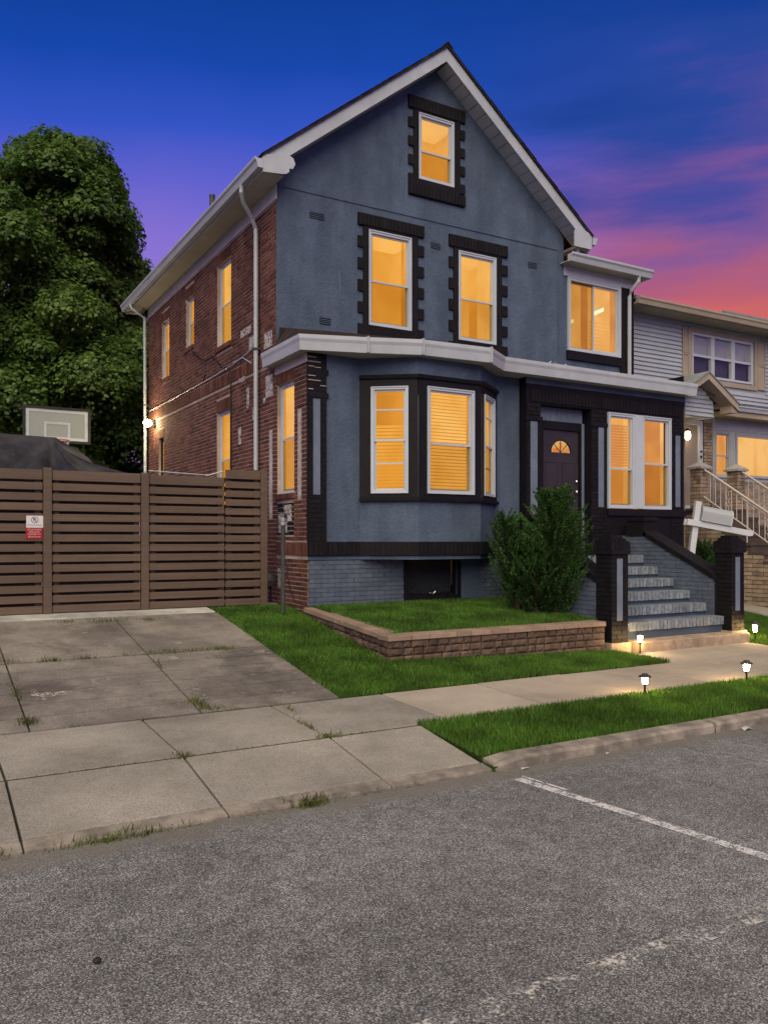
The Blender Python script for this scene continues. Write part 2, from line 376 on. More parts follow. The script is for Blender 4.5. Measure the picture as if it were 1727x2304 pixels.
def bond(a0, a1, z0, z1, holes=(), L=.213, H=.0677, g=.014, shift=0):
    out = []; n = int(round((z1-z0)/H))
    H = (z1-z0)/n
    for i in range(n):
        zb, zt = z0+i*H+g/2, z0+(i+1)*H-g/2
        segs = [(a0, a1)]
        for (h0, h1, k0, k1) in holes:
            if zt <= k0+.003 or zb >= k1-.003: continue
            ns = []
            for s0, s1 in segs:
                if h1 <= s0 or h0 >= s1: ns.append((s0, s1)); continue
                if h0 > s0: ns.append((s0, h0))
                if h1 < s1: ns.append((h1, s1))
            segs = ns
        off = (L/2 if (i+shift) % 2 else 0)
        for s0, s1 in segs:
            k0 = math.floor((s0-a0-off)/L); x = a0+off+k0*L
            while x < s1:
                p, q = max(x, s0)+g/2, min(x+L, s1)-g/2
                if q-p > .02: out.append((p, q, zb, zt, abs(q-p-(L-g)) < .002))
                x += L
    return out
def lay(parent, fr, bricks, mat, name, depth=.010, back=.02, single=0, jitter=.0015, label=None):
    """lay bricks in a wall frame: the nearest `single` whole ones as objects, the rest as one stuff part"""
    full = [b for b in bricks if b[4]]; rest = [b for b in bricks if not b[4]]
    full.sort(key=lambda b: (Vector(fr((b[0]+b[1])/2, 0, (b[2]+b[3])/2))-CAMP).length)
    if single and full:
        b = full[0]; w, h = (b[1]-b[0])/2, (b[3]-b[2])/2
        f0 = Fr(0, 0, fr.u, fr.n); me = MB().box(f0, -w, w, -back, depth, -h, h).mesh(name, mat)
        for b in full[:single]:
            link(name, me, parent, fr((b[0]+b[1])/2, random.uniform(-jitter, jitter), (b[2]+b[3])/2))
    rest += full[single:]
    if rest:
        mb = MB()
        for b in rest:
            j = random.uniform(-jitter, jitter); mb.box(fr, b[0], b[1], -back, depth+j, b[2], b[3])
        mb.build(name if not single else name+'_field', mat, parent, stuff=True)
def holed(mb, fr, a0, a1, c0, c1, holes, reveal=.12, b=0):
    A = sorted({a0, a1, *[h for H in holes for h in H[:2]]}); C = sorted({c0, c1, *[h for H in holes for h in H[2:4]]})
    A = [a for a in A if a0 <= a <= a1]; C = [c for c in C if c0 <= c <= c1]
    for i in range(len(A)-1):
        for j in range(len(C)-1):
            m, q = (A[i]+A[i+1])/2, (C[j]+C[j+1])/2
            if any(h[0] < m < h[1] and h[2] < q < h[3] for h in holes): continue
            mb.quad(fr(A[i], b, C[j]), fr(A[i+1], b, C[j]), fr(A[i+1], b, C[j+1]), fr(A[i], b, C[j+1]))
    for h in holes:
        p0, p1, q0, q1 = max(h[0], a0), min(h[1], a1), max(h[2], c0), min(h[3], c1)
        for (x, y), (x2, y2) in (((p0, q0), (p0, q1)), ((p1, q0), (p1, q1)), ((p0, q0), (p1, q0)), ((p0, q1), (p1, q1))):
            mb.quad(fr(x, b, y), fr(x2, b, y2), fr(x2, b-reveal, y2), fr(x, b-reveal, y))
    return mb

def window(parent, fr, a0, a1, c0, c1, kind='hung', glow='glow_amber', low='glow_deep', fw=.055, rails=(.5,), blind=None, frame='vinyl', b=0, screen=True, proud=.018, label=None, D=.24, kd=1.0, curtain=None, room=None):
    """frame mesh = the window part; sashes, panes, blind and lit room behind it are its sub-parts"""
    f = MB().ring(fr, a0, a1, c0, c1, fw, b-.075*kd, b+proud)
    f.ring(fr, a0-.0005, a1+.0005, c0-.0005, c1+.0005, fw*.35, b-.07*kd, b+proud+.012*kd)
    wo = f.build('window', frame, parent)
    if label: wo['label'] = label
    i0, i1, k0, k1 = a0+fw, a1-fw, c0+fw, c1-fw
    if kind == 'hung':
        mid = k0+(k1-k0)*rails[0]
        spans = [(mid-.018, k1, -.040, -.012, glow), (k0, mid+.018, -.068, -.042, low)]
        for s0, s1, b0, b1, gl in spans:
            b0, b1 = b0*kd, b1*kd
            t = .028
            sm = MB().ring(fr, i0, i1, s0, s1, t, b+b0, b+b1)
            for r_ in rails[1:]:
                zz = k0+(k1-k0)*r_
                if s0 < zz < s1: sm.box(fr, i0+t, i1-t, b+b0+.004, b+b1-.002, zz-.011, zz+.011)
            sm.build('sash', frame, wo)
            MB().box(fr, i0+t, i1-t, b+(b0+b1)/2-.002, b+(b0+b1)/2+.002, s0+t, s1-t).build('pane', 'pane', wo)
        if screen: MB().box(fr, i0+.004, i1-.004, b-.038*kd, b-.036*kd, k0+.004, mid-.02).build('insect_screen', 'screen', wo)
    elif kind == 'slide':
        m = (i0+i1)/2
        for s0, s1, b0, b1 in ((i0, m+.02, -.068, -.042), (m-.02, i1, -.040, -.012)):
            MB().ring(fr, s0, s1, k0, k1, .032, b+b0, b+b1).build('sash', frame, wo)
            MB().box(fr, s0+.032, s1-.032, b+(b0+b1)/2-.002, b+(b0+b1)/2+.002, k0+.032, k1-.032).build('pane', 'pane', wo)
        MB().box(fr, i0+.004, m, b-.038, b-.036, k0+.004, k1-.004).build('insect_screen', 'screen', wo)
    else:
        MB().box(fr, i0, i1, b-.03, b-.026, k0, k1).build('pane', 'pane', wo)
    # lit room: box behind the glass, lamplight put into its glowing surfaces
    ra, rb, rc, rd_ = room or (.03, .03, .03, .03); x0, x1, z0_, z1_ = i0-ra, i1+rb, k0-rc, k1+rd_; bf = b-.08*kd-(.06 if room else 0)
    MB().box(fr, x0, x1, b-D-.01, b-D, z0_, z1_).build('lit_room', glow, wo)
    rm = MB()
    for x in (x0, x1): rm.quad(fr(x, bf, z0_), fr(x, b-D, z0_), fr(x, b-D, z1_), fr(x, bf, z1_))
    rm.quad(fr(x0, bf, z0_), fr(x0, b-D, z0_), fr(x1, b-D, z0_), fr(x1, bf, z0_)); rm.build('room_lining', low if kind == 'hung' else 'glow_deep', wo)
    MB().quad(fr(x0, bf, z1_), fr(x0, b-D, z1_), fr(x1, b-D, z1_), fr(x1, bf, z1_)).build('room_ceiling', 'glow_ceiling' if room else low, wo)
    if blind:
        z0 = k0+(k1-k0)*blind[0]; z1 = k0+(k1-k0)*blind[1]; bl = MB(); n = int((z1-z0)/.05)
        for i in range(n):
            zz = z0+(z1-z0)*(i+.5)/n
            bl.quad(fr(i0+.012, b-.098, zz+.017), fr(i1-.012, b-.098, zz+.017), fr(i1-.012, b-.122, zz-.017), fr(i0+.012, b-.122, zz-.017))
        bl.build('blind', blind[2], wo)  # slats emit by themselves in place of light coming through from the room
    if curtain:
        for (p, q) in curtain[0]:      # pleated curtain panels inside the glass, room light put in as glow
            cm_ = MB(); n = max(3, int((q-p)*(i1-i0)/.022)); x0, x1 = i0+(i1-i0)*p, i0+(i1-i0)*q
            for i in range(n):
                d0 = -.11-.022*(i % 2); d1 = -.11-.022*((i+1) % 2); xa, xb = x0+(x1-x0)*i/n, x0+(x1-x0)*(i+1)/n
                cm_.quad(fr(xa, b+d0, k0), fr(xb, b+d1, k0), fr(xb, b+d1, k1), fr(xa, b+d0, k1))
            cm_.build('curtain', curtain[1], wo)
    return wo
def gutter(mb, pts, prof, closed=False):
    """extrude a profile (outward, z) along a plan polyline; outward = right-hand side of travel"""
    rows = []
    for i, p in enumerate(pts):
        p = Vector(p); d0 = (p-Vector(pts[i-1])).normalized() if i else None; d1 = (Vector(pts[i+1])-p).normalized() if i < len(pts)-1 else None
        n0 = Vector((d0.y, -d0.x)) if d0 else None; n1 = Vector((d1.y, -d1.x)) if d1 else None
        if n0 and n1:
            n = (n0+n1).normalized(); n = n/max(.3, n.dot(n0))
        else: n = n0 or n1
        rows.append([(p.x+n.x*o_, p.y+n.y*o_, z) for o_, z in prof])
    m = len(prof); vs = [q for r_ in rows for q in r_]; fs = []
    for i in range(len(pts)-1):
        for j in range(m):
            a = i*m+j; b = i*m+(j+1) % m; fs.append((a, b, b+m, a+m))
    fs += [tuple(range(m)), tuple(range(len(vs)-m, len(vs)))]
    return mb.add(vs, fs)
def prof(z0, z1, d):
    h = z1-z0
    return [(0, z0), (d*.62, z0), (d*.66, z0+h*.12), (d*.80, z0+h*.55), (d*.97, z0+h*.72), (d, z0+h*.76), (d, z1), (d-.012, z1), (d-.012, z1-.02), (0, z1-.02)]

# ------------------------------------------------------------------ ground, road, pavement
def gz(X, Y):
    """finished level of the plots"""
    X = np.asarray(X, float); Y = np.asarray(Y, float)
    base = np.interp(Y, [5.07, 5.22, 6.1, 7.38], [.085, .09, .165, .20])
    kk = np.interp(X, [-50, 4.95, 8.4, 8.9, 11.2, 12.0, 60], [.148, .148, .028, .0, .0, .11, .11])
    s = np.interp(X, [4.9, 8.5], [7.38, 7.5])
    z = base+kk*np.clip(Y-s, 0, 3.82)
    z = z+np.where(X < 8.4, .1*np.clip(Y-11.2, 0, .6), .0)
    return np.where((X > 8.3) & (X < 11.3) & (Y > 9), .2, z)
def sheet(name, xs, ys, zf, mat, dz=0):
    xs = np.array(xs, float); ys = np.array(ys, float); XX, YY = np.meshgrid(xs, ys)
    ZZ = zf(XX, YY)+dz; n = len(xs)
    mb = MB(); mb.v = list(map(tuple, np.stack([XX, YY, ZZ], -1).reshape(-1, 3)))
    mb.f = [(j*n+i, j*n+i+1, (j+1)*n+i+1, (j+1)*n+i) for j in range(len(ys)-1) for i in range(n-1)]
    return mb.build(name, mat)
def ground_z(X, Y): return np.where(Y < 5.06, -.06, np.where((X < 3.9) & (Y < 6.05), -.04, gz(X, Y)-.05))
xs = [-400, -120, -40, -10, 0, 2, 3.7, 3.89, 3.91, 4.5, 4.95, 5.5, 6.5, 7.5, 8.3, 8.41, 8.9, 9.5, 10.5, 11.2, 11.31, 12, 13, 14, 16, 20, 30, 60, 150, 400]
ys = [-400, -60, -12, -8, 0, 5.05, 5.07, 5.22, 6.04, 6.1, 6.7, 7.38, 7.5, 8, 8.5, 9, 9.01, 9.5, 10, 10.5, 11.2, 11.8, 12.5, 16, 30, 60, 150, 600]
struct(sheet('ground', xs, ys, ground_z, 'turf_soil'))
road = struct(MB().quad((-150, -7, 0), (150, -7, 0), (150, 5.09, 0), (-150, 5.09, 0)).build('road', 'asphalt'))
# far side of the street, behind the camera
struct(MB().w(-150, 150, -9.2, -7, -.02, .10).build('far_pavement', 'concrete'))

def slab_mesh(mb, x0, x1, y0, y1, zf, t=.09, nx=1, ny=1):
    xs_ = np.linspace(x0, x1, nx+1); ys_ = np.linspace(y0, y1, ny+1)
    top = [[(x, y, float(zf(x, y))) for x in xs_] for y in ys_]
    P = [p for r_ in top for p in r_]; n = nx+1; m = len(P)
    fs = [(j*n+i, j*n+i+1, (j+1)*n+i+1, (j+1)*n+i) for j in range(ny) for i in range(nx)]
    rim = [i for i in range(n)]+[j*n+n-1 for j in range(1, ny+1)]+[ny*n+i for i in range(n-2, -1, -1)]+[j*n for j in range(ny-1, 0, -1)]
    Q = [(P[i][0], P[i][1], P[i][2]-t) for i in rim]
    fs += [(rim[i], rim[(i+1) % len(rim)], m+(i+1) % len(rim), m+i) for i in range(len(rim))]
    return mb.add(P+Q, fs)
G = .008; GY_ = .015
sw = struct(link('sidewalk', None, None, (0, 6.7, .1))); ap = struct(link('driveway_apron', None, None, (1, 5.6, .05)))
dv = struct(link('driveway', None, None, (1, 9, .3)))
edge = lambda x, y: np.interp(y, [5.07, 6.1, 7.38], [.022, .165, .20])
swz = lambda x, y: np.interp(y, [6.1, 7.38], [.165, .20])
JX = [.56+1.22*i for i in range(-9, 14)]
for i in range(len(JX)-1):
    x0, x1 = JX[i], JX[i+1]
    dz = random.uniform(-.004, .004)
    slab_mesh(MB(), x0+G, x1-G, 6.1+GY_, 7.38-GY_, lambda x, y: swz(x, y)+dz).build('slab', 'concrete' if x1 < 4.3 else 'walk', sw, bevel=.008)
    if x0 < 3.5:
        xr = min(x1, 3.895)
        slab_mesh(MB(), x0+G, (xr if x1 < 3.9 else 3.895)-G, 5.222, 6.1-GY_, edge).build('slab', 'concrete', ap, bevel=.008)
        slab_mesh(MB(), x0+G*.6, (xr if x1 < 3.9 else 3.905)-G*.6, 5.075, 5.212, edge, t=.12).build('edge_strip', 'kerb', ap, bevel=.01)
# the little wedge of apron that runs up beside the kerb end
mb = MB(); mb.add([(3.0+1.22*.0, 5.0, 0)], [])
dz_ = lambda x, y: .2+.148*np.clip(y-7.38, 0, 3.82)
DX = [(-3.4, -.65), (-.65, .86), (.86, 2.32), (2.32, 3.76)]
sc = [7.38+i*.333 for i in range(7)]
for x0, x1 in DX:
    for i in range(6):
        g0 = GY_ if i == 0 else .009; g1 = GY_ if i == 5 else .009
        slab_mesh(MB(), x0+G, x1-G, sc[i]+g0, sc[i+1]-g1, dz_).build('slab', 'drive', dv)
    slab_mesh(MB(), x0+G, x1-G, 9.378+GY_, 11.22, lambda x, y: dz_(x, y)+.004).build('slab', 'drive', dv)
    
slab_mesh(MB(), -3.4, 3.74, 11.225, 11.75, lambda x, y: np.interp(y, [11.2, 11.32, 11.75], [.775, .815, .83]), t=.12).build('threshold_strip', 'threshold', dv, bevel=.02)
# behind the fence: paved yard
struct(slab_mesh(MB(), -8, 4.9, 11.76, 24, lambda x, y: .815+0*x, t=.05).build('yard', 'drive'))
for par, x0, x1, y, zf in ((ap, -10, 3.89, 6.1, lambda y: float(edge(0, y))), (sw, -10, 3.76, 7.38, lambda y: .2), (dv, -3.4, 3.75, 9.378, lambda y: float(dz_(0, y)))):
    MB().quad((x0, y-.017, zf(y-.017)-.007), (x1, y-.017, zf(y-.017)-.007), (x1, y+.017, zf(y+.017)-.007), (x0, y+.017, zf(y+.017)-.007)).build('joint_filler', 'dirt', par)
kb = struct(link('kerb', None, None, (6, 5.14, 0)))
KX = [3.91, 6.48, 8.6, 11.1, 13.6, 16.1, 19, 22]
for i in range(len(KX)-1):
    x0, x1 = KX[i]+.008, KX[i+1]-.008
    mb = MB(); n = 14; vs_ = []
    for j in range(n+1):
        x = x0+(x1-x0)*j/n; jj = random.uniform(-.008, .008); h = .088+random.uniform(-.006, .006)
        drop = .045 if (i == 0 and j == 0) else 0
        vs_ += [(x, 5.055+jj*.6, -.05), (x, 5.06+jj, h-.022-drop), (x, 5.082+jj, h-drop), (x, 5.225, .094-drop*.5), (x, 5.225, -.05)]
    fs = [(j*5+q, j*5+(q+1) % 5, (j+1)*5+(q+1) % 5, (j+1)*5+q) for j in range(n) for q in range(5)]+[tuple(range(5)), tuple(range(n*5, n*5+5))]
    mb.add(vs_, fs).build('kerb_stone', 'kerb', kb)
# front walk and side path
fw = struct(link('front_walk', None, None, (9.9, 7.8, .15)))
slab_mesh(MB(), 8.55, 9.85, 7.385, 8.17, lambda x, y: .2+.01*(y-7.38)).build('slab', 'walk', fw, bevel=.006)
slab_mesh(MB(), 9.86, 11.18, 7.385, 8.17, lambda x, y: .2+.01*(y-7.38)).build('slab', 'walk', fw, bevel=.006)
struct(slab_mesh(MB(), 13.3, 14.16, 7.39, 12.6, lambda x, y: gz(x, y)+.03, ny=6).build('side_path', 'concrete'))
# painted markings
ln = MB()
ln.quad((3.90, 4.82, .004), (3.985, 4.83, .004), (4.235, 2.93, .004), (4.15, 2.90, .004))
ln.quad((4.25-.1, 2.90, .004), (4.235, 2.93, .004), (4.42, 1.4, .004), (4.33, 1.38, .004))
ln.quad((4.0, 4.86, .004), (4.03, 4.86, .004), (4.09, 4.40, .004), (4.06, 4.40, .004))
struct(ln.build('parking_line', 'line_paint'))
struct(MB().quad((-2, 2.47, .004), (9, 2.42, .004), (9, 2.53, .004), (-2, 2.60, .004)).build('lane_line', 'line_faded'))
sp = MB()
sp.add([(1.16+.17*math.cos(t)*(1+.2*math.sin(3*t)), 8.28+.085*math.sin(t)*(1+.25*math.cos(2*t)), float(dz_(0, 8.28+.085*math.sin(t)*(1+.25*math.cos(2*t))))+.004) for t in np.linspace(0, 6.1, 22)], [tuple(range(22))])
o = sp.build('paint_splash', 'spill'); tag(o, 'splash of dried white paint on the driveway slab', 'paint splash')

# ------------------------------------------------------------------ grass and weeds
def blades(name, mat, pts, hmin, hmax, wid, lean=.45, smooth=True):
    n = len(pts); ang = RNG.uniform(0, 2*np.pi, n); h = RNG.uniform(hmin, hmax, n)*(.75+.5*RNG.random(n)); w = wid*RNG.uniform(.7, 1.3, n)
    la = RNG.uniform(0, 2*np.pi, n); ll = RNG.uniform(.05, lean, n)*h
    dx, dy = np.cos(ang)*w/2, np.sin(ang)*w/2; lx, ly = np.cos(la)*ll, np.sin(la)*ll
    P = np.asarray(pts); V = np.empty((n, 5, 3), np.float32)
    V[:, 0] = np.stack([P[:, 0]-dx, P[:, 1]-dy, P[:, 2]], 1); V[:, 1] = np.stack([P[:, 0]+dx, P[:, 1]+dy, P[:, 2]], 1)
    V[:, 2] = np.stack([P[:, 0]+dx*.8+lx*.35, P[:, 1]+dy*.8+ly*.35, P[:, 2]+h*.55], 1); V[:, 3] = np.stack([P[:, 0]-dx*.8+lx*.35, P[:, 1]-dy*.8+ly*.35, P[:, 2]+h*.55], 1)
    V[:, 4] = np.stack([P[:, 0]+lx, P[:, 1]+ly, P[:, 2]+h], 1)
    idx = (np.arange(n)*5)[:, None]
    loops = np.concatenate([idx+np.array([[0, 1, 2, 3]]), idx+np.array([[3, 2, 4]])], 1).reshape(-1)
    ls = np.empty(2*n, np.int64); ls[0::2] = np.arange(n)*7; ls[1::2] = np.arange(n)*7+4
    return raw_mesh(name, mat, V.reshape(-1, 3), loops, ls, np.repeat(RNG.random(n)*.75+.25*RNG.random(n), 5))
def raw_mesh(name, mat, V, loops, ls, tone):
    me = bpy.data.meshes.new(name); me.vertices.add(len(V)); me.vertices.foreach_set('co', np.asarray(V, np.float32).reshape(-1))
    me.loops.add(len(loops)); me.loops.foreach_set('vertex_index', np.asarray(loops, np.int32))
    me.polygons.add(len(ls)); me.polygons.foreach_set('loop_start', np.asarray(ls, np.int32))
    a = me.attributes.new('tone', 'FLOAT', 'POINT'); a.data.foreach_set('value', np.asarray(tone, np.float32))
    me.materials.append(MATS[mat]); me.update(calc_edges=True); return me
def patch(x0, x1, y0, y1, zf, dens, inside=None):
    n = int((x1-x0)*(y1-y0)*dens); X = RNG.uniform(x0, x1, n); Y = RNG.uniform(y0, y1, n)
    if inside is not None:
        k_ = inside(X, Y); X, Y = X[k_], Y[k_]
    return np.stack([X, Y, zf(X, Y)], 1)
def stuff(name, me, parent=None):
    o = link(name, me, parent); o['kind'] = 'stuff'; return o
lawn_z = lambda X, Y: gz(X, Y)+.0
def soil(name, x0, x1, y0, y1, zf, nx=6, ny=8, mat='turf_soil'):
    return slab_mesh(MB(), x0, x1, y0, y1, lambda x, y: float(zf(x, y)), t=.04, nx=nx, ny=ny).build(name, mat)
struct(soil('verge', 3.90, 15, 5.226, 6.095, lawn_z, 8, 3))
o = stuff('verge_grass', blades('verge_grass', 'grass', np.concatenate([patch(3.868, 9.6, 5.215, 6.13, lawn_z, 9500), patch(9.6, 14.8, 5.23, 6.12, lawn_z, 3000)]), .035, .062, .0055))
tag(o, 'strip of mown green grass between kerb and sidewalk', 'grass')
struct(soil('lawn', 3.765, 8.54, 7.385, 11.6, lawn_z, 16, 14))
ins = lambda X, Y: ((X < 4.88) & (Y < 11.45)) | ((X >= 4.88) & (Y < 8.36) & (X < 8.56))
o = stuff('lawn_grass', blades('lawn_grass', 'grass', patch(3.735, 8.58, 7.362, 11.5, lawn_z, 8200, ins), .032, .058, .0058))
tag(o, 'front lawn grass sloping up beside the driveway and along the block wall', 'grass')
struct(soil('side_lawn', 11.2, 13.29, 7.39, 12.4, lawn_z, 6, 10))
o = stuff('side_lawn_grass', blades('side_lawn_grass', 'grass', patch(11.2, 13.28, 7.39, 11.5, lawn_z, 4200, lambda X, Y: (X > 11.42) | (Y < 8.1)), .035, .06, .007))
tag(o, 'small lawn of grass right of the entrance steps', 'grass')
terr = lambda X, Y: .625+.092*(np.asarray(Y)-8.5)+.0*np.asarray(X)
struct(soil('terrace_bed', 5.02, 8.49, 8.55, 10.82, terr, 4, 4))
o = stuff('terrace_grass', blades('terrace_grass', 'grass', patch(5.06, 8.47, 8.58, 10.72, terr, 6200), .03, .055, .0062))
tag(o, 'raised patch of grass held by the block retaining wall below the bay', 'grass')
wp = []; wl_ = []
def tuft(x, y, n, r, ry=None):
    ry = ry or r; X = RNG.normal(x, r, n); Y = RNG.normal(y, ry, n)
    Z = np.where(Y < 5.07, 0, np.where(Y < 7.38, edge(X, Y), dz_(X, Y)))
    (wl_ if ry <= .016 else wp).append(np.stack([X, Y, Z-.004], 1))
for (x, y, n, r, ry) in [(2.9, 9.39, 130, .16, .03), (2.45, 9.40, 120, .12, .04), (3.2, 9.38, 120, .08, .03), (2.05, 9.38, 40, .1, .02), (1.3, 9.38, 90, .07, .025), (.9, 9.4, 60, .06, .04), (1.65, 9.38, 40, .06, .02),
                         (2.34, 9.0, 30, .02, .1), (2.36, 7.62, 170, .035, .10), (2.45, 7.45, 60, .06, .03), (2.55, 7.38, 60, .1, .012), (2.2, 11.0, 160, .16, .05), (1.7, 11.05, 50, .06, .03), (2.75, 10.95, 50, .07, .04), (.4, 11.0, 120, .1, .05),
                         (.86, 8.4, 90, .03, .16), (.87, 7.6, 130, .04, .05), (1.2, 7.40, 40, .05, .015), (1.78, 6.10, 60, .04, .03), (3.0, 6.10, 110, .06, .03), (3.2, 6.1, 60, .15, .01), (1.2, 6.1, 60, .25, .008), (2.3, 6.1, 50, .2, .008),
                         (1.9, 7.38, 50, .2, .01), (3.1, 7.2, 30, .015, .12), (2.98, 6.5, 40, .015, .12), (1.05, 5.05, 230, .16, .02), (.25, 5.06, 320, .1, .03), (2.35, 5.05, 260, .07, .03), (2.0, 5.05, 60, .1, .015), (2.85, 5.06, 60, .1, .012), (3.2, 5.06, 40, .08, .012), (1.55, 5.06, 60, .06, .012)]:
    tuft(x, y, n, r, ry)
me = blades('crack_weeds', 'weed', np.concatenate(wp), .02, .065, .006, .9); tag(stuff('crack_weeds', me), 'taller tufts of weeds in the driveway joints and at the road edge', 'weeds')
me = blades('joint_moss', 'weed', np.concatenate(wl_), .004, .016, .008, 1.2); tag(stuff('joint_moss', me), 'low moss and stubble along the joints of the sidewalk slabs', 'moss')

# ------------------------------------------------------------------ the house
HX, MY, PY, EY = 4.97, 11.98, 10.80, 10.62
house = thing('house', 'two storey gabled house with slate grey stucco front and red brick side', 'house', (7.9, 12, .8))
FRM = Fr(0, MY, (1, 0), (0, -1)); SIDE = Fr(HX, 0, (0, -1), (-1, 0))   # on SIDE a = -Y
# --- side wall in red brick
sw_win = [(-14.84, -14.08, 5.36, 6.90), (-16.83, -16.30, 5.75, 6.79), (-18.73, -18.12, 5.42, 6.73), (-14.86, -14.10, 2.35, 4.17), (-19.02, -18.58, 2.6, 4.12), (-11.94, -11.29, 2.50, 4.21)]
GY = 19.95
side = holed(MB(), SIDE, -GY, -MY, .3, 7.3, sw_win[:5], .14, b=-.002)
holed(side, SIDE, -MY, -PY, .3, 4.50, sw_win[5:], .14, b=-.002)
side.quad((HX+.002, GY, .3), (11.0, GY, .3), (11.0, GY, 7.6), (HX+.002, GY, 7.6))
side.quad((12.78, 10.66, .3), (12.78, GY, .3), (12.78, GY, 4.9), (12.78, 10.66, 4.9))
side.quad((HX, GY, 7.6), (10.95, GY, 7.6), (7.96, GY, 9.95))
sidew = side.build('side_wall', 'mortar', house)
so_h = [(h[0]-.02, h[1]+.02, h[3], h[3]+.205) for h in sw_win]      # soldier courses over the windows
sill_h = [(h[0]-.04, h[1]+.04, h[2]-.085, h[2]) for h in sw_win]
belt = [(-GY, -MY, 4.60, 4.81)]
stripe = [(-11.16, -11.03, 2.40, 3.72), (-12.28, -12.14, 2.15, 3.55)]
panel = [(-11.93, -11.30, 1.86, 2.36)]
holes = sw_win+so_h+sill_h+belt+stripe+panel+[(-MY, -PY, 1.56, 1.76)]
br = bond(-GY, -MY, .30, 7.12, holes)+bond(-MY, -PY, .30, 4.47, holes, shift=1)
lay(sidew, SIDE, br, 'red_brick', 'brick', .004, .02, single=300)
sold = MB()
for h in so_h+belt+[(-MY, -PY-.002, 1.56, 1.76)]:
    n = max(1, int(round((h[1]-h[0])/.072))); st = (h[1]-h[0])/n
    for i in range(n): sold.box(SIDE, h[0]+i*st+.004, h[0]+(i+1)*st-.004, -.02, .016 if h[1]-h[0] > 1 else .010, h[2]+.004, h[3]-.004)
sold.build('soldier_course', 'red_brick', sidew, stuff=True)
sil = MB()
for h in sill_h:
    n = max(1, int(round((h[1]-h[0])/.075))); st = (h[1]-h[0])/n
    for i in range(n): sil.box(SIDE, h[0]+i*st+.003, h[0]+(i+1)*st-.003, -.10, .045, h[2]+.003, h[3]-.003)
sil.build('brick_sill', 'red_brick', sidew, stuff=True)
for h in panel:
    lay(sidew, SIDE, bond(h[0], h[1], h[2], h[3]), 'black_brick', 'brick_panel', .003, .02)
for h in stripe: MB().box(SIDE, h[0], h[1], -.02, -.003, h[2], h[3]).build('recessed_stripe', 'mortar', sidew); MB().quad(*[SIDE(a, .002, c) for a, c in ((h[0], h[2]), (h[1], h[2]), (h[1], h[3]), (h[0], h[3]))]).build('flaking_paint', 'peel_white', sidew)
for (y, z, w_, h_) in [(12.25, 4.25, .3, .35), (12.45, 4.05, .1, .08), (12.3, 5.0, .35, .25), (13.3, 5.35, .5, .12), (13.2, 4.2, .12, .35), (13.6, 3.6, .15, .3), (13.0, 5.1, .3, .2), (13.5, 4.6, .3, .15), (11.7, 2.05, .35, .3), (11.5, 2.2, .3, .25), (11.75, 1.2, .3, .3), (12.9, 3.9, .15, .2)]:
    MB().quad(*[SIDE(-y+a, .0125, z+c) for a, c in ((-w_/2, -h_/2), (w_/2, -h_/2), (w_/2, h_/2), (-w_/2, h_/2))]).build('mortar_smear', 'peel_white', sidew)
RS = Fr(HX+.11, 0, (0, -1), (-1, 0))
for i, h in enumerate(sw_win):
    window(house, RS, h[0]+.005, h[1]-.005, h[2]+.004, h[3]-.004, glow=['glow_bright', 'glow_amber', 'glow_amber', 'glow_amber', 'glow_bright', 'glow_bright'][i], fw=.045, D=.07, kd=.35, proud=.008,
           frame='black_paint' if i == 4 else 'vinyl', b=.045, blind=None, label='dark framed lit window low on the brick side' if i == 4 else None)
MB().box(SIDE, -GY, -MY+.02, 0, .018, 7.14, 7.37).build('frieze_board', 'frieze', house)
# --- main front wall
FWX0, FWX1 = 4.965, 10.92
LW, RW, GW = (6.61, 7.45, 5.38, 6.975), (8.43, 9.27, 5.355, 6.945), (7.595, 8.335, 8.035, 9.185)
fwm = holed(MB(), FRM, FWX0, FWX1, 4.3, 7.62, [LW, RW], .1)
lx = lambda z: max(FWX0, 7.96-(10.06-z)/.79); rx = lambda z: min(FWX1, 7.96+(10.06-z)/.79)
zs = [7.62, GW[2], GW[3], 10.05]
for z0, z1 in zip(zs[:-1], zs[1:]):
    parts = [(lx(z0), rx(z0), lx(z1), rx(z1))] if z0 != GW[2] else [(lx(z0), GW[0], lx(z1), GW[0]), (GW[1], rx(z0), GW[1], rx(z1))]
    for p in parts: fwm.quad(FRM(p[0], 0, z0), FRM(p[1], 0, z0), FRM(p[3], 0, z1), FRM(p[2], 0, z1))
for a in (0, 1): fwm.quad(FRM(GW[a], 0, GW[2]), FRM(GW[a], -.1, GW[2]), FRM(GW[a], -.1, GW[3]), FRM(GW[a], 0, GW[3]))
for a in (2, 3): fwm.quad(FRM(GW[0], 0, GW[a]), FRM(GW[0], -.1, GW[a]), FRM(GW[1], -.1, GW[a]), FRM(GW[1], 0, GW[a]))
frontw = fwm.build('front_wall', 'stucco', house)
led = MB(); led.box(FRM, FWX0+.0, 10.77, .0, .014, 7.355, 7.385); led.box(FRM, 10.765, 10.79, 0, .010, 4.9, 7.37)
led.build('stucco_ledge', 'stucco', frontw)
FRW = FRM
window(house, FRW, *LW, glow='glow_amber', low='glow_amber', fw=.055, b=.004, rails=(.47,), curtain=([(0, .13), (.9, 1)], 'glow_deep'), D=1.3, room=(.3, .5, .5, .25))
window(house, FRW, *RW, glow='glow_bright', low='glow_amber', fw=.055, b=.004, rails=(.47,), curtain=([(.62, 1)], 'glow_blind'), D=1.3, room=(.3, .4, .5, .25))
window(house, FRW, *GW, glow='glow_amber', low='glow_amber', fw=.055, b=.004, rails=(.44,), D=.9, room=(.2, .25, .4, .1))
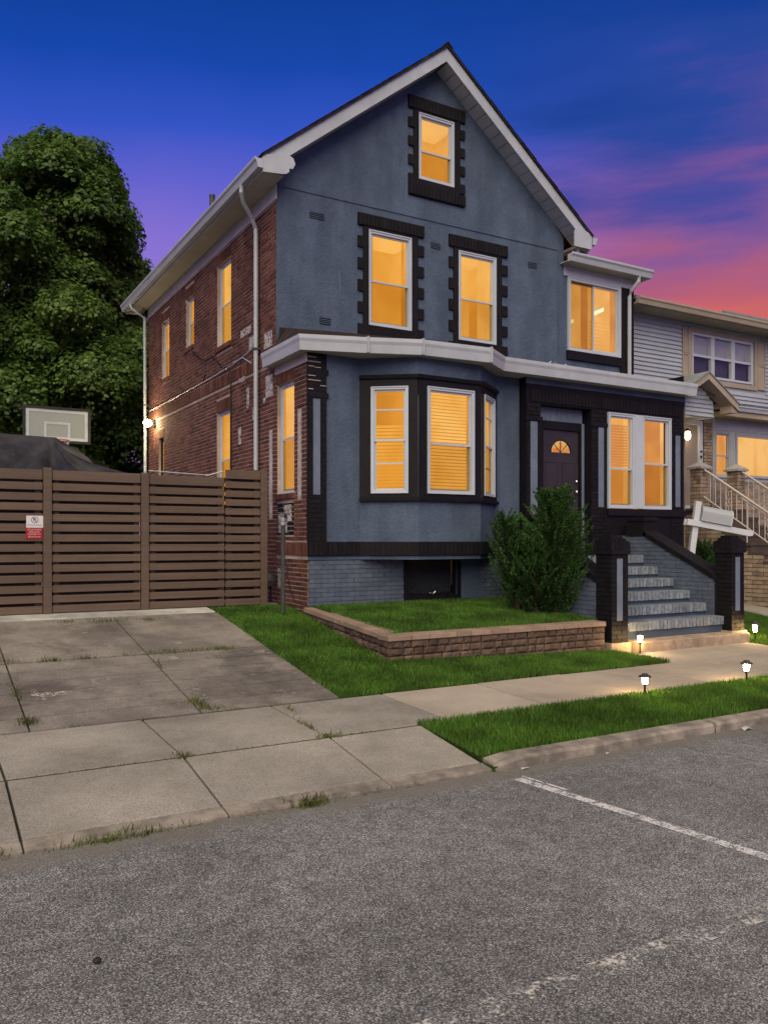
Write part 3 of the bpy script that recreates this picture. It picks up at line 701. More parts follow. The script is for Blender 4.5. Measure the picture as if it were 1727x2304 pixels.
def quoins(x0, x1, win, top, bot, n, head, name='window_surround'):
    """black painted brick surround with toothed quoins"""
    m = MB(); d = .032
    w0, w1, z0, z1 = win; nx0, nx1 = w0-.10, w1+.13
    m.box(FRM, nx0, w0, -.02, d, bot, head); m.box(FRM, w1, nx1, -.02, d, bot, head)
    m.box(FRM, w0, w1, -.02, d, bot, z0); m.box(FRM, x0, x1, -.02, d+.008, head, top)
    m.box(FRM, w0, w1, -.02, d, z1, head)
    p = (head-bot)/(2*n)
    for i in range(n):
        zb = bot+2*i*p
        m.box(FRM, x0, nx0+.001, -.02, d+.003, zb, zb+p); m.box(FRM, nx1-.001, x1, -.02, d+.003, zb+p*.2, zb+p*1.2)
    # soldier bricks of the head, standing a little proud
    nb = int((x1-x0)/.075); st = (x1-x0)/nb
    for i in range(nb): m.box(FRM, x0+i*st+.004, x0+(i+1)*st-.004, d, d+.016, head+.008, top-.008)
    return m.build(name, 'black_brick', frontw)
quoins(6.41, 7.70, LW, 7.22, 5.20, 5, 7.02)
quoins(8.23, 9.53, RW, 7.20, 5.12, 5, 6.99)
quoins(7.39, 8.57, GW, 9.44, 7.93, 4, 9.22)
m = MB(); m.box(FRM, 7.39, 8.57, -.02, .042, 7.73, 7.93)
for i in range(15): m.box(FRM, 7.39+i*.0787+.004, 7.39+(i+1)*.0787-.004, .042, .055, 7.74, 7.92)
m.build('gable_sill', 'black_brick', frontw)
MB().box(FRM, 7.70, 8.23, -.02, .03, 4.9, 5.28).build('black_apron', 'black_paint', frontw)
for (x0, z0, x1, z1) in [(5.54, 6.96, 5.79, 7.07), (7.86, 6.89, 8.06, 7.0), (10.04, 6.91, 10.24, 7.03), (5.72, 5.28, 5.91, 5.40)]:
    v = MB().box(FRM, x0, x1, -.01, .004, z0, z1).build('wall_vent', 'dark_bed', frontw)
    vm = MB()
    for i in range(4):
        zz = z0+(z1-z0)*(i+.35)/4; vm.box(FRM, x0-.006, x1+.006, 0, .014, zz, zz+(z1-z0)*.10)
    vm.build('louvre', 'stucco', v)
MB().add([FRM(6.06, .003, 6.2), FRM(6.075, .003, 6.2), FRM(6.10, .003, 5.86), FRM(6.085, .003, 5.86)], [(0, 1, 2, 3)]).build('chipped_mark', 'stucco_panel', frontw)
# --- roof
RX, SL = 7.96, .79
roof = MB()
for s in (-1, 1):
    xe = RX+s*3.36; zt = lambda x: 10.285-SL*abs(x-RX)
    roof.prism([(RX, 10.285), (xe, zt(xe)), (xe, zt(xe)-.045), (RX, 10.24)], lambda p, q, h: (p, h, q), 11.60, 20.75)
ro = roof.build('roof', 'roofing', house)
sh = MB()
for s in (-1, 1):
    for i in range(26):
        x0 = RX+s*(3.38-i*.13); x1 = RX+s*(3.38-(i+1)*.13); z0 = 10.285-SL*abs(x0-RX)
        j = random.uniform(-.006, .006)
        sh.prism([(x0, z0+.012), (x0, z0+.003), (x1, z0+SL*.13+.003), (x1, z0+SL*.13+.006)], lambda p, q, h: (p, h, q), 11.59+j, 20.76)
sh.build('shingle_course', 'roofing', ro, stuff=True)
MB().prism([(RX-.10, 10.215), (RX, 10.31), (RX+.10, 10.215), (RX+.10, 10.235), (RX, 10.33), (RX-.10, 10.235)], lambda p, q, h: (p, h, q), 11.585, 20.77).build('ridge_cap', 'roofing', ro)
for s in (-1, 1):
    xe = RX+s*3.34; zb = 10.005-SL*3.34
    MB().prism([(RX, 10.005), (RX, 10.243), (xe, zb+.238), (xe, zb)], lambda p, q, h: (p, h, q), 11.635, 11.662).build('rake_fascia', 'white_trim', house)
    MB().prism([(RX, 10.005), (RX, 10.243), (xe, zb+.238), (xe, zb)], lambda p, q, h: (p, h, q), 20.70, 20.73).build('rake_fascia', 'white_trim', house)
    sof = MB().prism([(RX, 10.020), (RX, 10.06), (xe, zb+.055), (xe, zb+.015)], lambda p, q, h: (p, h, q), 11.663, 11.985).build('rake_soffit', 'pipe_dark', house)
    for i in range(20):      # vinyl soffit panels between the fascia and the wall
        x0, x1 = RX+s*(.02+i*.166+.006), RX+s*(.02+(i+1)*.166-.006)
        MB().prism([(x0, 10.012-SL*abs(x0-RX)), (x0, 10.022-SL*abs(x0-RX)), (x1, 10.022-SL*abs(x1-RX)), (x1, 10.012-SL*abs(x1-RX))], lambda p, q, h: (p, h, q), 11.664, 11.978).build('soffit_panel', 'white_trim', sof)
# eave returns
MB().prism([(4.60, 7.352), (4.60, 7.62), (5.02, 7.70), (5.10, 7.66), (5.13, 7.58), (5.09, 7.50), (5.03, 7.49), (5.03, 7.44), (4.98, 7.40), (4.90, 7.38)], lambda p, q, h: (p, h, q), 11.612, 11.634).build('eave_return', 'white_trim', house)
MB().prism([(11.30, 7.353), (11.30, 7.64), (10.93, 7.74), (10.86, 7.62), (10.86, 7.353)], lambda p, q, h: (p, h, q), 11.612, 11.634).build('eave_return', 'white_trim', house)
MB().w(10.93, 11.30, 11.664, 12.0, 7.345, 7.36).build('return_soffit', 'soffit', house)
# side soffit panels, fascia, gutter
sof = MB().w(4.625, 4.962, 11.665, 20.7, 7.395, 7.42).build('eave_soffit', 'soffit', house)
for i in range(30):
    y0 = 11.67+i*.301; MB().w(4.625, 4.960, y0+.003, y0+.298, 7.376, 7.392).build('soffit_panel', 'soffit', sof)
MB().w(4.600, 4.622, 11.664, 20.7, 7.36, 7.60).build('eave_fascia', 'white_trim', house)
gutter(MB(), [(4.598, 20.72), (4.598, 11.60)], prof(7.40, 7.555, .13)).build('eave_gutter', 'white_trim', house)
gutter(MB(), [(11.32, 11.60), (11.32, 20.7)], prof(7.45, 7.60, .12)).build('eave_gutter', 'white_trim', house)
def downspout(path, r=.036, name='downspout', mat='white_trim', par=None):
    o = MB().tube(path, r, 8).build(name, mat, par or house, smooth=False); return o
downspout([(4.53, 12.34, 7.42), (4.53, 12.36, 7.30), (4.60, 12.46, 7.18), (4.80, 12.60, 7.02), (4.89, 12.66, 6.88), (4.89, 12.66, .9)])
downspout([(4.53, 19.9, 7.42), (4.55, 19.9, 7.3), (4.86, 19.88, 7.1), (4.88, 19.88, .9)])
for p in ((4.89, 12.66, 4.9), (4.89, 12.66, 2.9), (4.88, 19.88, 5)): MB().w(p[0]-.045, p[0]+.08, p[1]-.045, p[1]+.045, p[2], p[2]+.03).build('pipe_bracket', 'pipe_dark', house)
downspout([(11.02, 11.72, 7.40), (11.06, 11.74, 7.28), (11.08, 11.78, 7.12)]); downspout([(11.36, 11.75, 7.48), (11.30, 11.8, 7.28), (11.24, 11.85, 7.12)])
MB().lathe(5.25, 16.0, [(.055, 7.9), (.055, 8.68), (.06, 8.68), (.06, 8.73)], 12).build('vent_stack', 'pipe_dark', house)
# cables on the brick
def cable(path, r, mat, par=house, name='cable'): return MB().tube(path, r, 5).build(name, mat, par)
cx = HX-.028
cable([(cx, 19.8, 4.86), (cx, 17.5, 4.855), (cx, 15, 4.87), (cx, 13.9, 4.90), (cx, 13.0, 4.98), (cx, 12.7, 5.25)], .010, 'vinyl')
cable([(cx, 16.35, 5.62), (cx, 16.0, 5.45), (cx, 15.55, 5.30), (cx, 15.1, 5.28), (cx, 14.6, 5.02), (cx, 14.13, 4.86), (cx, 14.03, 4.7), (cx, 14.03, .9)], .013, 'plastic_black')
cable([(cx, 15.55, 5.30), (cx, 15.5, 5.0), (cx, 15.6, 4.88)], .010, 'plastic_black')
cable([(cx, 13.0, 4.75), (cx, 13.4, 4.92), (cx, 13.9, 4.93)], .008, 'vinyl')
cable([(cx, 12.6, 2.78), (cx, 12.9, 2.84), (cx, 13.2, 2.80)], .012, 'vinyl')
# --- right upper extension
EX0, EX1, EXY = 10.925, 12.80, 12.0
EXF = Fr(0, EXY, (1, 0), (0, -1)); ew = (11.03, 12.43, 5.47, 6.895)
e = holed(MB(), EXF, EX0, EX1, 4.5, 7.16, [ew], .1); e.quad((EX1, EXY, 4.5), (EX1, 16, 4.5), (EX1, 16, 7.16), (EX1, EXY, 7.16))
ext = e.build('extension_wall', 'stucco', house)
wx = window(house, EXF, *ew, kind='slide', glow='glow_bright', fw=.06, b=.01, proud=.03, curtain=([(.30, .46)], 'glow_deep'))
MB().add([EXF(11.90, -.20, 6.30), EXF(12.20, -.20, 6.44), EXF(12.20, -.20, 6.52), EXF(11.90, -.20, 6.38)], [(0, 1, 2, 3)]).build('ceiling_lamp', 'lamp_soft', wx)
MB().add([EXF(11.16, -.20, 6.02), EXF(11.38, -.20, 6.10), EXF(11.38, -.20, 6.17), EXF(11.16, -.20, 6.09)], [(0, 1, 2, 3)]).build('ceiling_lamp', 'lamp_soft', wx)
for q in range(9): MB().box(EXF, 11.80, 12.36, -.215, -.21, 5.56+q*.075, 5.60+q*.075).build('louvre_slat', 'glow_amber', wx)
MB().box(EXF, 12.431, EX1+.01, -.02, .03, 4.9, 6.91).build('black_corner', 'black_brick', ext)
MB().box(EXF, 11.0, 12.43, -.02, .045, 5.30, 5.468).build('black_sill', 'black_paint', ext)
MB().box(EXF, EX0, EX1+.012, -.02, .022, 6.912, 7.12).build('frieze_board', 'white_trim', ext)
MB().w(EX0-.1, 13.05, 11.76, 12.0, 7.105, 7.122).build('extension_soffit', 'soffit', house)
MB().w(12.82, 13.05, 12.0, 16, 7.105, 7.122).build('extension_soffit', 'soffit', house)
gutter(MB(), [(10.84, 11.78), (13.04, 11.78)], prof(7.10, 7.26, .13)).build('extension_gutter', 'white_trim', house)
MB().prism([(11.76, 7.22), (11.76, 7.28), (16, 7.75), (16, 7.69)], lambda p, q, h: (h, p, q), 11.0, 13.1).build('extension_roof', 'roofing', house)
downspout([(12.70, 11.72, 7.12), (12.70, 11.74, 7.0), (12.64, 11.88, 6.84), (12.63, 11.92, 6.72), (12.63, 11.92, 5.05)], .04)
# --- porch roof and gutter
GP = [(4.84, 12.12), (4.84, 10.72), (5.72, 10.44), (6.48, 10.15), (7.66, 10.07), (8.20, 10.44), (12.66, 10.46), (12.80, 10.46)]
gutter(MB(), GP, prof(4.50, 4.72, .075)).build('porch_gutter', 'white_trim', house)
for i in (2, 3, 4): 
    x, y = GP[i]; MB().w(x-.012, x+.012, y-.095, y-.02, 4.50, 4.735).build('gutter_joint', 'white_trim', house)
wl = [(5.02, 12.05), (5.02, 11.97), (5.72, 11.97), (6.5, 11.97), (7.7, 11.97), (8.3, 11.97), (12.75, 11.97), (12.80, 11.97)]
pr_ = MB(); hz = [4.86, 5.13, 5.17, 5.20, 5.18, 5.10, 5.0, 5.0]
for i in range(len(GP)-1):
    for j in range(6):
        f0, f1 = j/6, (j+1)/6
        L_ = lambda k_, f: (GP[k_][0]+(wl[k_][0]-GP[k_][0])*f, GP[k_][1]+(wl[k_][1]-GP[k_][1])*f, 4.715+(hz[k_]-4.715)*f)
        a, b_, c, d = L_(i, f0), L_(i+1, f0), L_(i+1, f1), L_(i, f1); up = lambda p, q: (p[0], p[1], p[2]+q)
        pr_.quad(up(a, .014), up(b_, .014), up(c, .004), up(d, .004)); pr_.quad(a, b_, up(b_, .014), up(a, .014))
pr_.build('porch_roof', 'roof_brown', house)
MB().add([(p[0], p[1], 4.505) for p in GP]+[(12.75, 11.0, 4.505), (5.2, 11.0, 4.505), (5.2, 12.12, 4.505)], [tuple(range(len(GP)+3))]).build('porch_soffit', 'soffit', house)
# loose flashing left on the flat part of the porch roof
fm = MB()
for (x, y, s) in [(9.6, 10.75, .16), (9.95, 10.8, .12), (11.5, 10.9, .2)]:
    fm.tube([(x-s, y, 4.80), (x-s*.5, y, 4.855), (x, y+.05, 4.85), (x+s, y, 4.81)], .012, 5)
fm.build('loose_flashing', 'metal_grey', house)
# --- porch front: stucco walls and bay
PF = Fr(0, PY, (1, 0), (0, -1)); EF = Fr(0, EY, (1, 0), (0, -1))
B0, B1, B2, B3 = (5.82, 10.80), (6.51, 10.27), (7.66, 10.27), (8.36, 10.80)
def facet(p, q):
    d = Vector((q[0]-p[0], q[1]-p[1])); l = d.length; u = d/l; return Fr(p[0], p[1], (u.x, u.y), (u.y, -u.x)), l
fA, lA = facet(B0, B1); fB, lB = facet(B1, B2); fC, lC = facet(B2, B3)
pw_ = MB()
pw_.quad(PF(4.965, 0, 1.5), PF(5.82, 0, 1.5), PF(5.82, 0, 4.52), PF(4.965, 0, 4.52))
pw_.quad(PF(8.36, 0, 1.5), PF(8.90, 0, 1.5), PF(8.90, 0, 4.52), PF(8.36, 0, 4.52))
for f, l in ((fA, lA), (fB, lB), (fC, lC)):
    for z0, z1 in ((1.5, 2.42), (4.22, 4.52)): pw_.quad(f(0, 0, z0), f(l, 0, z0), f(l, 0, z1), f(0, 0, z1))
pw_.add([(*B0, 1.5), (*B1, 1.5), (*B2, 1.5), (*B3, 1.5)], [(0, 1, 2, 3)])
porch = pw_.build('porch_wall', 'stucco', house)
wA, wB, wC = (.17, lA-.14, 2.485, 4.075), (.15, lB-.14, 2.485, 4.085), (.13, lC-.15, 2.485, 4.075)
bt = MB()
for f, l, w_ in ((fA, lA, wA), (fB, lB, wB), (fC, lC, wC)): holed(bt, f, 0, l, 2.40, 4.24, [w_], .07, b=.022)
bt.add([(*B0, 4.24), (*B1, 4.24), (*B2, 4.24), (*B3, 4.24)], [(0, 1, 2, 3)])
bay = bt.build('bay_trim', 'black_paint', house)
gutter(MB(), [B0, B1, B2, B3], [(.02, 4.19), (.05, 4.19), (.065, 4.245), (.02, 4.245)]).build('bay_header', 'black_paint', bay)
gutter(MB(), [B0, B1, B2, B3], [(.02, 2.37), (.06, 2.37), (.065, 2.415), (.02, 2.425)]).build('bay_sill', 'black_paint', bay)
window(bay.parent, fA, *wA, glow='glow_deep', low='glow_amber', fw=.045, rails=(.50, .27, .80), b=.012, blind=(0, .66, 'glow_amber'), screen=False)
window(bay.parent, fB, *wB, glow='glow_deep', low='glow_deep', fw=.05, rails=(.47,), b=.012, blind=(.02, 1, 'glow_blind'), curtain=None)
window(bay.parent, fC, *wC, glow='glow_bright', low='glow_amber', fw=.045, rails=(.50, .27, .80), b=.012)
# black soldier band
PL = [(4.962, PY), B0, B1, B2, B3, (8.88, PY)]
band = gutter(MB(), PL, [(-.02, 1.56), (.028, 1.56), (.028, 1.765), (-.02, 1.765)]).build('base_band', 'black_paint', house)
sb = MB()
for p, q in zip(PL[:-1], PL[1:]):
    f, l = facet(p, q); n = int(l/.075); st = l/n
    for i in range(n): sb.box(f, i*st+.004, (i+1)*st-.004, .02, .038, 1.567, 1.758)
sb.build('soldier_brick', 'black_brick', band, stuff=True)
# basement wall, painted brick
BF = Fr(0, PY+.02, (1, 0), (0, -1)); bw = (6.65, 7.60, .90, 1.53)
bas = holed(MB(), BF, 4.975, 8.9, .3, 1.57, [bw], .12, b=-.002).build('basement_wall', 'slate_bed', house)
lay(bas, BF, bond(4.98, 8.88, .55, 1.56, [(6.6, 7.66, .84, 1.6), (7.66, 8.09, .5, 1.6)], g=.007), 'slate_brick', 'painted_brick', .007, .02)
MB().box(BF, 7.66, 8.09, -.02, .03, .5, 1.56).build('basement_pier', 'stucco', bas)
bwo = MB().ring(BF, 6.60, 7.66, .84, 1.555, .055, -.1, .03, .08).build('basement_window', 'black_paint', house)
MB().ring(BF, 6.655, 7.605, .92, 1.50, .035, -.09, -.03).build('sash', 'black_paint', bwo)
MB().box(BF, 6.69, 7.57, -.065, -.06, .955, 1.465).build('pane', 'pane', bwo)
MB().box(BF, 6.655, 7.605, -.2, -.19, .9, 1.52).build('dark_room', 'dark_room', bwo)
MB().tube([BF(7.05, .0, .96), BF(7.12, .03, .94), BF(7.16, .03, .98)], .008, 6).build('window_latch', 'chrome', bwo)
# corner pilaster
pil = MB(); pil.box(PF, 4.958, 5.255, -.02, .022, 1.765, 2.45).box(PF, 4.958, 5.255, -.02, .022, 3.85, 4.50)
pil.box(PF, 4.958, 5.04, -.02, .022, 2.45, 3.85).box(PF, 5.16, 5.255, -.02, .022, 2.45, 3.85)
for z in (3.86, 4.20): pil.box(PF, 4.957, 5.285, -.02, .03, z, z+.075)
pil = pil.build('corner_pilaster', 'black_paint', house)
lay(pil, Fr(0, PY-.022, (1, 0), (0, -1)), bond(4.960, 5.253, 1.77, 4.49, [(5.03, 5.17, 2.44, 3.86)], L=.2), 'black_brick', 'painted_brick', .006, .01)
for (x0, x1, z) in ((4.96, 5.09, 4.435), (4.96, 5.16, 4.368), (4.96, 5.05, 4.30), (5.06, 5.16, 4.29), (4.96, 5.08, 4.165), (4.96, 5.16, 4.10), (5.15, 5.25, 4.03), (4.965, 5.04, 3.97)):
    MB().box(PF, x0, x1, .02, .0295, z, z+.011).build('bare_mortar', 'mortar', pil)
MB().box(PF, 5.04, 5.16, -.02, .010, 2.45, 3.85).build('grey_inset', 'stucco_panel', pil)
MB().box(SIDE, -12.0, -10.80, 0, .02, 4.37, 4.50).build('porch_frieze', 'soffit', house)
# --- entrance front
DX0, DX1 = 9.17, 10.32
ewin = (10.70, 12.32, 2.35, 4.065)
en = holed(MB(), EF, 8.86, 12.69, 1.45, 4.52, [(DX0, DX1, 1.0, 4.08), ewin], .3, b=-.002)
en.quad((8.86, EY, 1.0), (8.86, PY+.1, 1.0), (8.86, PY+.1, 4.52), (8.86, EY, 4.52)); en.quad((12.69, EY, .3), (12.69, MY, .3), (12.69, MY, 4.9), (12.69, EY, 4.9))
ent = en.build('entrance_wall', 'black_paint', house)
lay(ent, EF, bond(8.862, 9.168, 1.5, 4.08, [(8.95, 9.10, 1.9, 3.78)], L=.2)+bond(10.322, 10.698, 1.5, 4.08, [(10.49, 10.62, 2.37, 3.78)], L=.2)+bond(12.322, 12.688, 1.5, 4.08, [(12.46, 12.59, 2.41, 3.76)], L=.2), 'black_brick', 'painted_brick', .008, .02)
ls_ = MB()
for i in range(48): ls_.box(EF, 8.95+i*.0758+.004, 8.95+(i+1)*.0758-.004, -.01, .018, 4.11, 4.32)
ls_.build('lintel_soldier', 'black_brick', ent, stuff=True)
MB().box(EF, 8.862, 12.69, -.01, .012, 4.325, 4.40).box(EF, 8.84, 9.2, -.01, .02, 3.79, 3.86).box(EF, 10.30, 10.72, -.01, .02, 3.79, 3.86).build('lintel_trim', 'black_paint', ent)
MB().box(EF, 8.855, 12.70, -.01, .010, 4.402, 4.51).build('frieze_board', 'stucco', ent)
for a0, a1, z0, z1 in ((8.95, 9.10, 1.9, 3.775), (10.49, 10.62, 2.37, 3.775), (12.46, 12.59, 2.41, 3.755)): MB().box(EF, a0, a1, -.01, .004, z0, z1).build('grey_inset', 'stucco_panel', ent)
# double window
fr_ = MB().box(EF, 11.37, 11.555, -.07, .034, 2.36, 4.06).build('window_mullion', 'vinyl', house)
window(house, EF, 10.705, 11.372, 2.355, 4.06, glow='glow_amber', low='glow_amber', fw=.06, rails=(.41,), b=.008, blind=(.44, .92, 'glow_deep'), curtain=([(.8, 1)], 'glow_blind'), D=.8, room=(.0, .0, .3, .25))
window(house, EF, 11.553, 12.315, 2.355, 4.06, glow='glow_amber', low='glow_deep', fw=.06, rails=(.49,), b=.008, curtain=([(0, .1), (.86, 1)], 'glow_blind'), D=.8, room=(.0, .0, .3, .25))
MB().box(EF, 10.68, 12.71, -.01, .045, 2.225, 2.348).build('window_sill', 'black_paint', ent)
# under the window: slate painted brick with a framed panel
UF = Fr(0, EY+.03, (1, 0), (0, -1))
ub = MB(); ub.quad(UF(10.33, -.002, .3), UF(12.70, -.002, .3), UF(12.70, -.002, 2.3), UF(10.33, -.002, 2.3)); ub = ub.build('lower_wall', 'slate_bed', house)
lay(ub, UF, bond(10.34, 12.69, 1.0, 2.22, [(10.9, 12.3, 1.3, 2.2)], g=.007), 'slate_brick', 'painted_brick', .008, .02)
lay(ub, UF, bond(10.9, 12.3, 1.3, 1.96, [], g=.006), 'slate_brick', 'painted_brick', .002, .02)
m = MB()
for i in range(18): m.box(UF, 10.9+i*.0778+.003, 10.9+(i+1)*.0778-.003, -.02, .012, 1.97, 2.19)
m.build('soldier_brick', 'slate_brick', ub, stuff=True)
# the door in its recess
DF = Fr(0, EY+.20, (1, 0), (0, -1))
rec = MB().box(DF, DX0, DX1, -.05, -.03, 1.55, 4.10).build('door_recess', 'black_paint', house)
for i in range(9):
    a = DX0+.02+i*.122; MB().box(DF, a+.002, a+.120, -.03, .012, 3.84, 4.075).build('vertical_board', 'stucco_panel', rec)
MB().box(DF, 10.235, 10.318, -.03, .03, 1.6, 3.84).build('grey_jamb', 'stucco_panel', rec)
MB().box(DF, 9.172, 9.37, -.03, .04, 1.6, 3.84).box(DF, 10.20, 10.236, -.03, .05, 1.6, 3.84).box(DF, 9.37, 10.20, -.03, .045, 3.70, 3.84).build('door_frame', 'black_paint', rec)
dp = MB(); cxd, czd, rw_, rh_ = 9.79, 3.31, .225, .215
dpts = [(cxd+rw_*math.cos(t), czd+rh_*math.sin(t)) for t in np.linspace(math.pi, 0, 17)]
d0, d1, e0, e1 = 9.372, 10.198, 1.66, 3.698
dp.quad(DF(d0, .005, e0), DF(d1, .005, e0), DF(d1, .005, czd), DF(d0, .005, czd))
dp.quad(DF(d0, .005, czd), DF(dpts[0][0], .005, czd), DF(dpts[0][0], .005, e1), DF(d0, .005, e1)); dp.quad(DF(dpts[-1][0], .005, czd), DF(d1, .005, czd), DF(d1, .005, e1), DF(dpts[-1][0], .005, e1))
for p, q in zip(dpts[:-1], dpts[1:]): dp.quad(DF(p[0], .005, p[1]), DF(q[0], .005, q[1]), DF(q[0], .005, e1), DF(p[0], .005, e1))
door = dp.build('front_door', 'door_paint', house)
MB().prism(dpts, lambda p, q, h: DF(p, h, q), -.012, -.006).build('fanlight', 'glow_fan', door)
mm = MB()
for t in (.25, .5, .75): mm.tube([DF(cxd, .0, czd), DF(cxd+rw_*math.cos(math.pi*t), .0, czd+rh_*math.sin(math.pi*t))], .007, 5)
mm.tube([DF(p[0], .006, p[1]) for p in dpts], .012, 5)
mm.build('fanlight_bar', 'black_paint', door)
mp_ = MB()
for (a0, a1, z0, z1) in ((9.45, 9.74, 2.5, 3.15), (9.83, 10.12, 2.5, 3.15), (9.45, 9.74, 1.8, 2.35), (9.83, 10.12, 1.8, 2.35)): mp_.ring(DF, a0, a1, z0, z1, .02, .0, .012)
mp_.build('door_panel_mould', 'door_paint', door)
MB().lathe(10.14, EY+.17, [(.012, 2.60), (.022, 2.605), (.026, 2.63), (.018, 2.655)], 10).build('door_knob', 'chrome', door)
MB().lathe(10.14, EY+.175, [(.02, 2.80), (.026, 2.81), (.02, 2.835)], 10).build('deadbolt', 'chrome', door)
MB().w(8.85, 10.99, 10.25, EY+.21, 1.40, 1.518).build('porch_floor', 'slate_bed', house)
MB().box(DF, DX0, DX1, -.03, .1, 1.515, 1.655).build('door_threshold', 'black_paint', house)

# ------------------------------------------------------------------ entrance steps
steps = thing('entrance_steps', 'painted brick entrance steps with black capped cheek walls and brick piers', 'steps', (9.9, 8.4, .2))
MB().w(8.90, 11.24, 8.15, 9.0, .05, .355).build('concrete_step', 'tan_step', steps, bevel=.015)
SX0, SX1 = 8.84, 10.995
nbm = None
for i in range(6):
    y, z = 8.43+.325*i, .60+.184*i
    st = MB().w(SX0, SX1, y+.035, min(y+.60, 10.6), .3, z-.002).build('step', 'slate_bed', steps)
    tr = MB().w(SX0, SX1, y+.19, y+.40, z-.10, z+.001).build('tread', 'slate_brick', st)
    n = 27; w_ = (SX1-SX0)/n
    if nbm is None:
        nbm = MB().w(-w_/2+.006, w_/2-.006, 0, .19, -.125, .002).mesh('nosing_brick', 'step_brick') if 'step_brick' in MATS else None
    if nbm is None:
        M('step_brick', (.205, .235, .28), (.110, .140, .185), scale=18, lo=.3, hi=.7, rough=.8, bump=.8, bscale=50, rand=.2)
        mb_ = MB().w(-w_/2+.006, w_/2-.006, 0, .19, -.125, .002); nbm = mb_.mesh('brick', 'step_brick')
    for j in range(n):
        link('brick', nbm, st, (SX0+(j+.5)*w_, y+random.uniform(-.004, .004), z+random.uniform(-.003, .003)))
def pier(x0, x1, y0, y1, zb, zt, single):
    body = MB().w(x0+.008, x1-.008, y0+.008, y1-.008, zb, zt-.25).build('pier', 'dark_bed', steps)
    F_ = Fr(0, y0+.01, (1, 0), (0, -1)); S_ = Fr(x0+.01, 0, (0, -1), (-1, 0)); R_ = Fr(x1-.01, 0, (0, 1), (1, 0)); K_ = Fr(0, y1-.01, (-1, 0), (0, 1))
    ins = [((x0+x1)/2-.055, (x0+x1)/2+.055, zb+.33, zt-.33)]
    lay(body, F_, bond(x0, x1, zb, zt-.27, ins, L=.2), 'black_brick', 'brick', .010, .02)
    lay(body, S_, bond(-y1, -y0, zb, zt-.27, L=.2, shift=1), 'black_brick', 'brick', .010, .02)
    lay(body, R_, bond(y0, y1, zb, zt-.27, L=.2, shift=1), 'black_brick', 'brick', .010, .02)
    lay(body, K_, bond(-x1, -x0, zb, zt-.27, L=.2), 'black_brick', 'brick', .010, .02)
    MB().box(F_, *ins[0][:2], -.01, .006, *ins[0][2:]).build('grey_inset', 'stucco_panel', body)
    cap = MB(); e = .022; cap.w(x0-e, x1+e, y0-e, y1+e, zt-.27, zt-.215)
    n = 5
    for (zz0, zz1, ee) in ((zt-.212, zt-.075, .018),):
        wx = (x1-x0+2*ee)/n; wy = (y1-y0+2*ee)/n
        cap.w(x0-ee+.01, x1+ee-.01, y0-ee+.01, y1+ee-.01, zz0, zz1-.01)
        for i in range(n):
            up = 0 if 0 < i < n-1 else -.03
            for yy in (y0-ee, y1+ee-.05): cap.w(x0-ee+i*wx+.003, x0-ee+(i+1)*wx-.003, yy, yy+.05, zz0, zz1+up)
            for xx in (x0-ee, x1+ee-.05): cap.w(xx, xx+.05, y0-ee+i*wy+.003, y0-ee+(i+1)*wy-.003, zz0, zz1+up)
    cap.w(x0+.03, x1-.03, y0+.03, y1-.03, zt-.085, zt-.045); cap.w(x0+.06, x1-.06, y0+.06, y1-.06, zt-.045, zt)
    cap.build('pier_cap', 'black_brick', body)
    MB().w(x0-.03, x1+.02, y0-.03, y1+.02, zb-.3, zb+.02).build('pier_footing', 'tan_step', body)
pier(8.50, 8.83, 8.35, 8.66, .32, 1.86, 0)
pier(11.0, 11.31, 8.30, 8.61, .36, 1.86, 0)
def cheek(x0, x1, side):
    pts = [(8.6, .2), (8.6, 1.17), (10.05, 1.87), (10.6, 1.87), (10.6, .2)]
    w_ = MB().prism(pts, lambda p, q, h: (h, p, q), x0+.01, x1-.01).build('cheek_wall', 'slate_bed', steps)
    for F_, sg in ((Fr(x0+.008, 0, (0, -1), (-1, 0)), -1), (Fr(x1-.008, 0, (0, 1), (1, 0)), 1)):
        bs = []
        for b in bond(8.62, 10.58, .3, 1.86, g=.007):
            lim = lambda y: np.interp(y, [8.6, 10.05, 10.6], [1.16, 1.86, 1.86])
            if b[3] > lim(b[0])+.0 and b[3] > lim(b[1]): continue
            bs.append(b if sg > 0 else (-b[1], -b[0], b[2], b[3], b[4]))
        lay(w_, F_, bs, 'slate_brick', 'brick', .008, .02)
    cp = MB()
    n = 20
    for i in range(n):      # rowlock coping bricks down the slope
        y0, y1 = 8.58+(10.05-8.58)*i/n, 8.58+(10.05-8.58)*(i+1)/n
        zz = lambda y: 1.16+(y-8.6)*.483
        cp.prism([(y0+.003, zz(y0)), (y0+.003, zz(y0)+.085), (y1-.003, zz(y1)+.085), (y1-.003, zz(y1))], lambda p, q, h: (h, p, q), x0-.022, x1+.022)
    cp.build('coping_brick', 'black_brick', w_, stuff=True)
    MB().w(x0-.012, x1+.012, 10.05, 10.42, 1.86, 2.12).w(x0-.025, x1+.025, 10.03, 10.44, 2.12, 2.19).w(x0-.022, x1+.022, 10.0, 10.45, 1.86, 1.93).build('coping_post', 'black_brick', w_)
cheek(10.998, 11.30, 1); cheek(8.515, 8.83, -1)

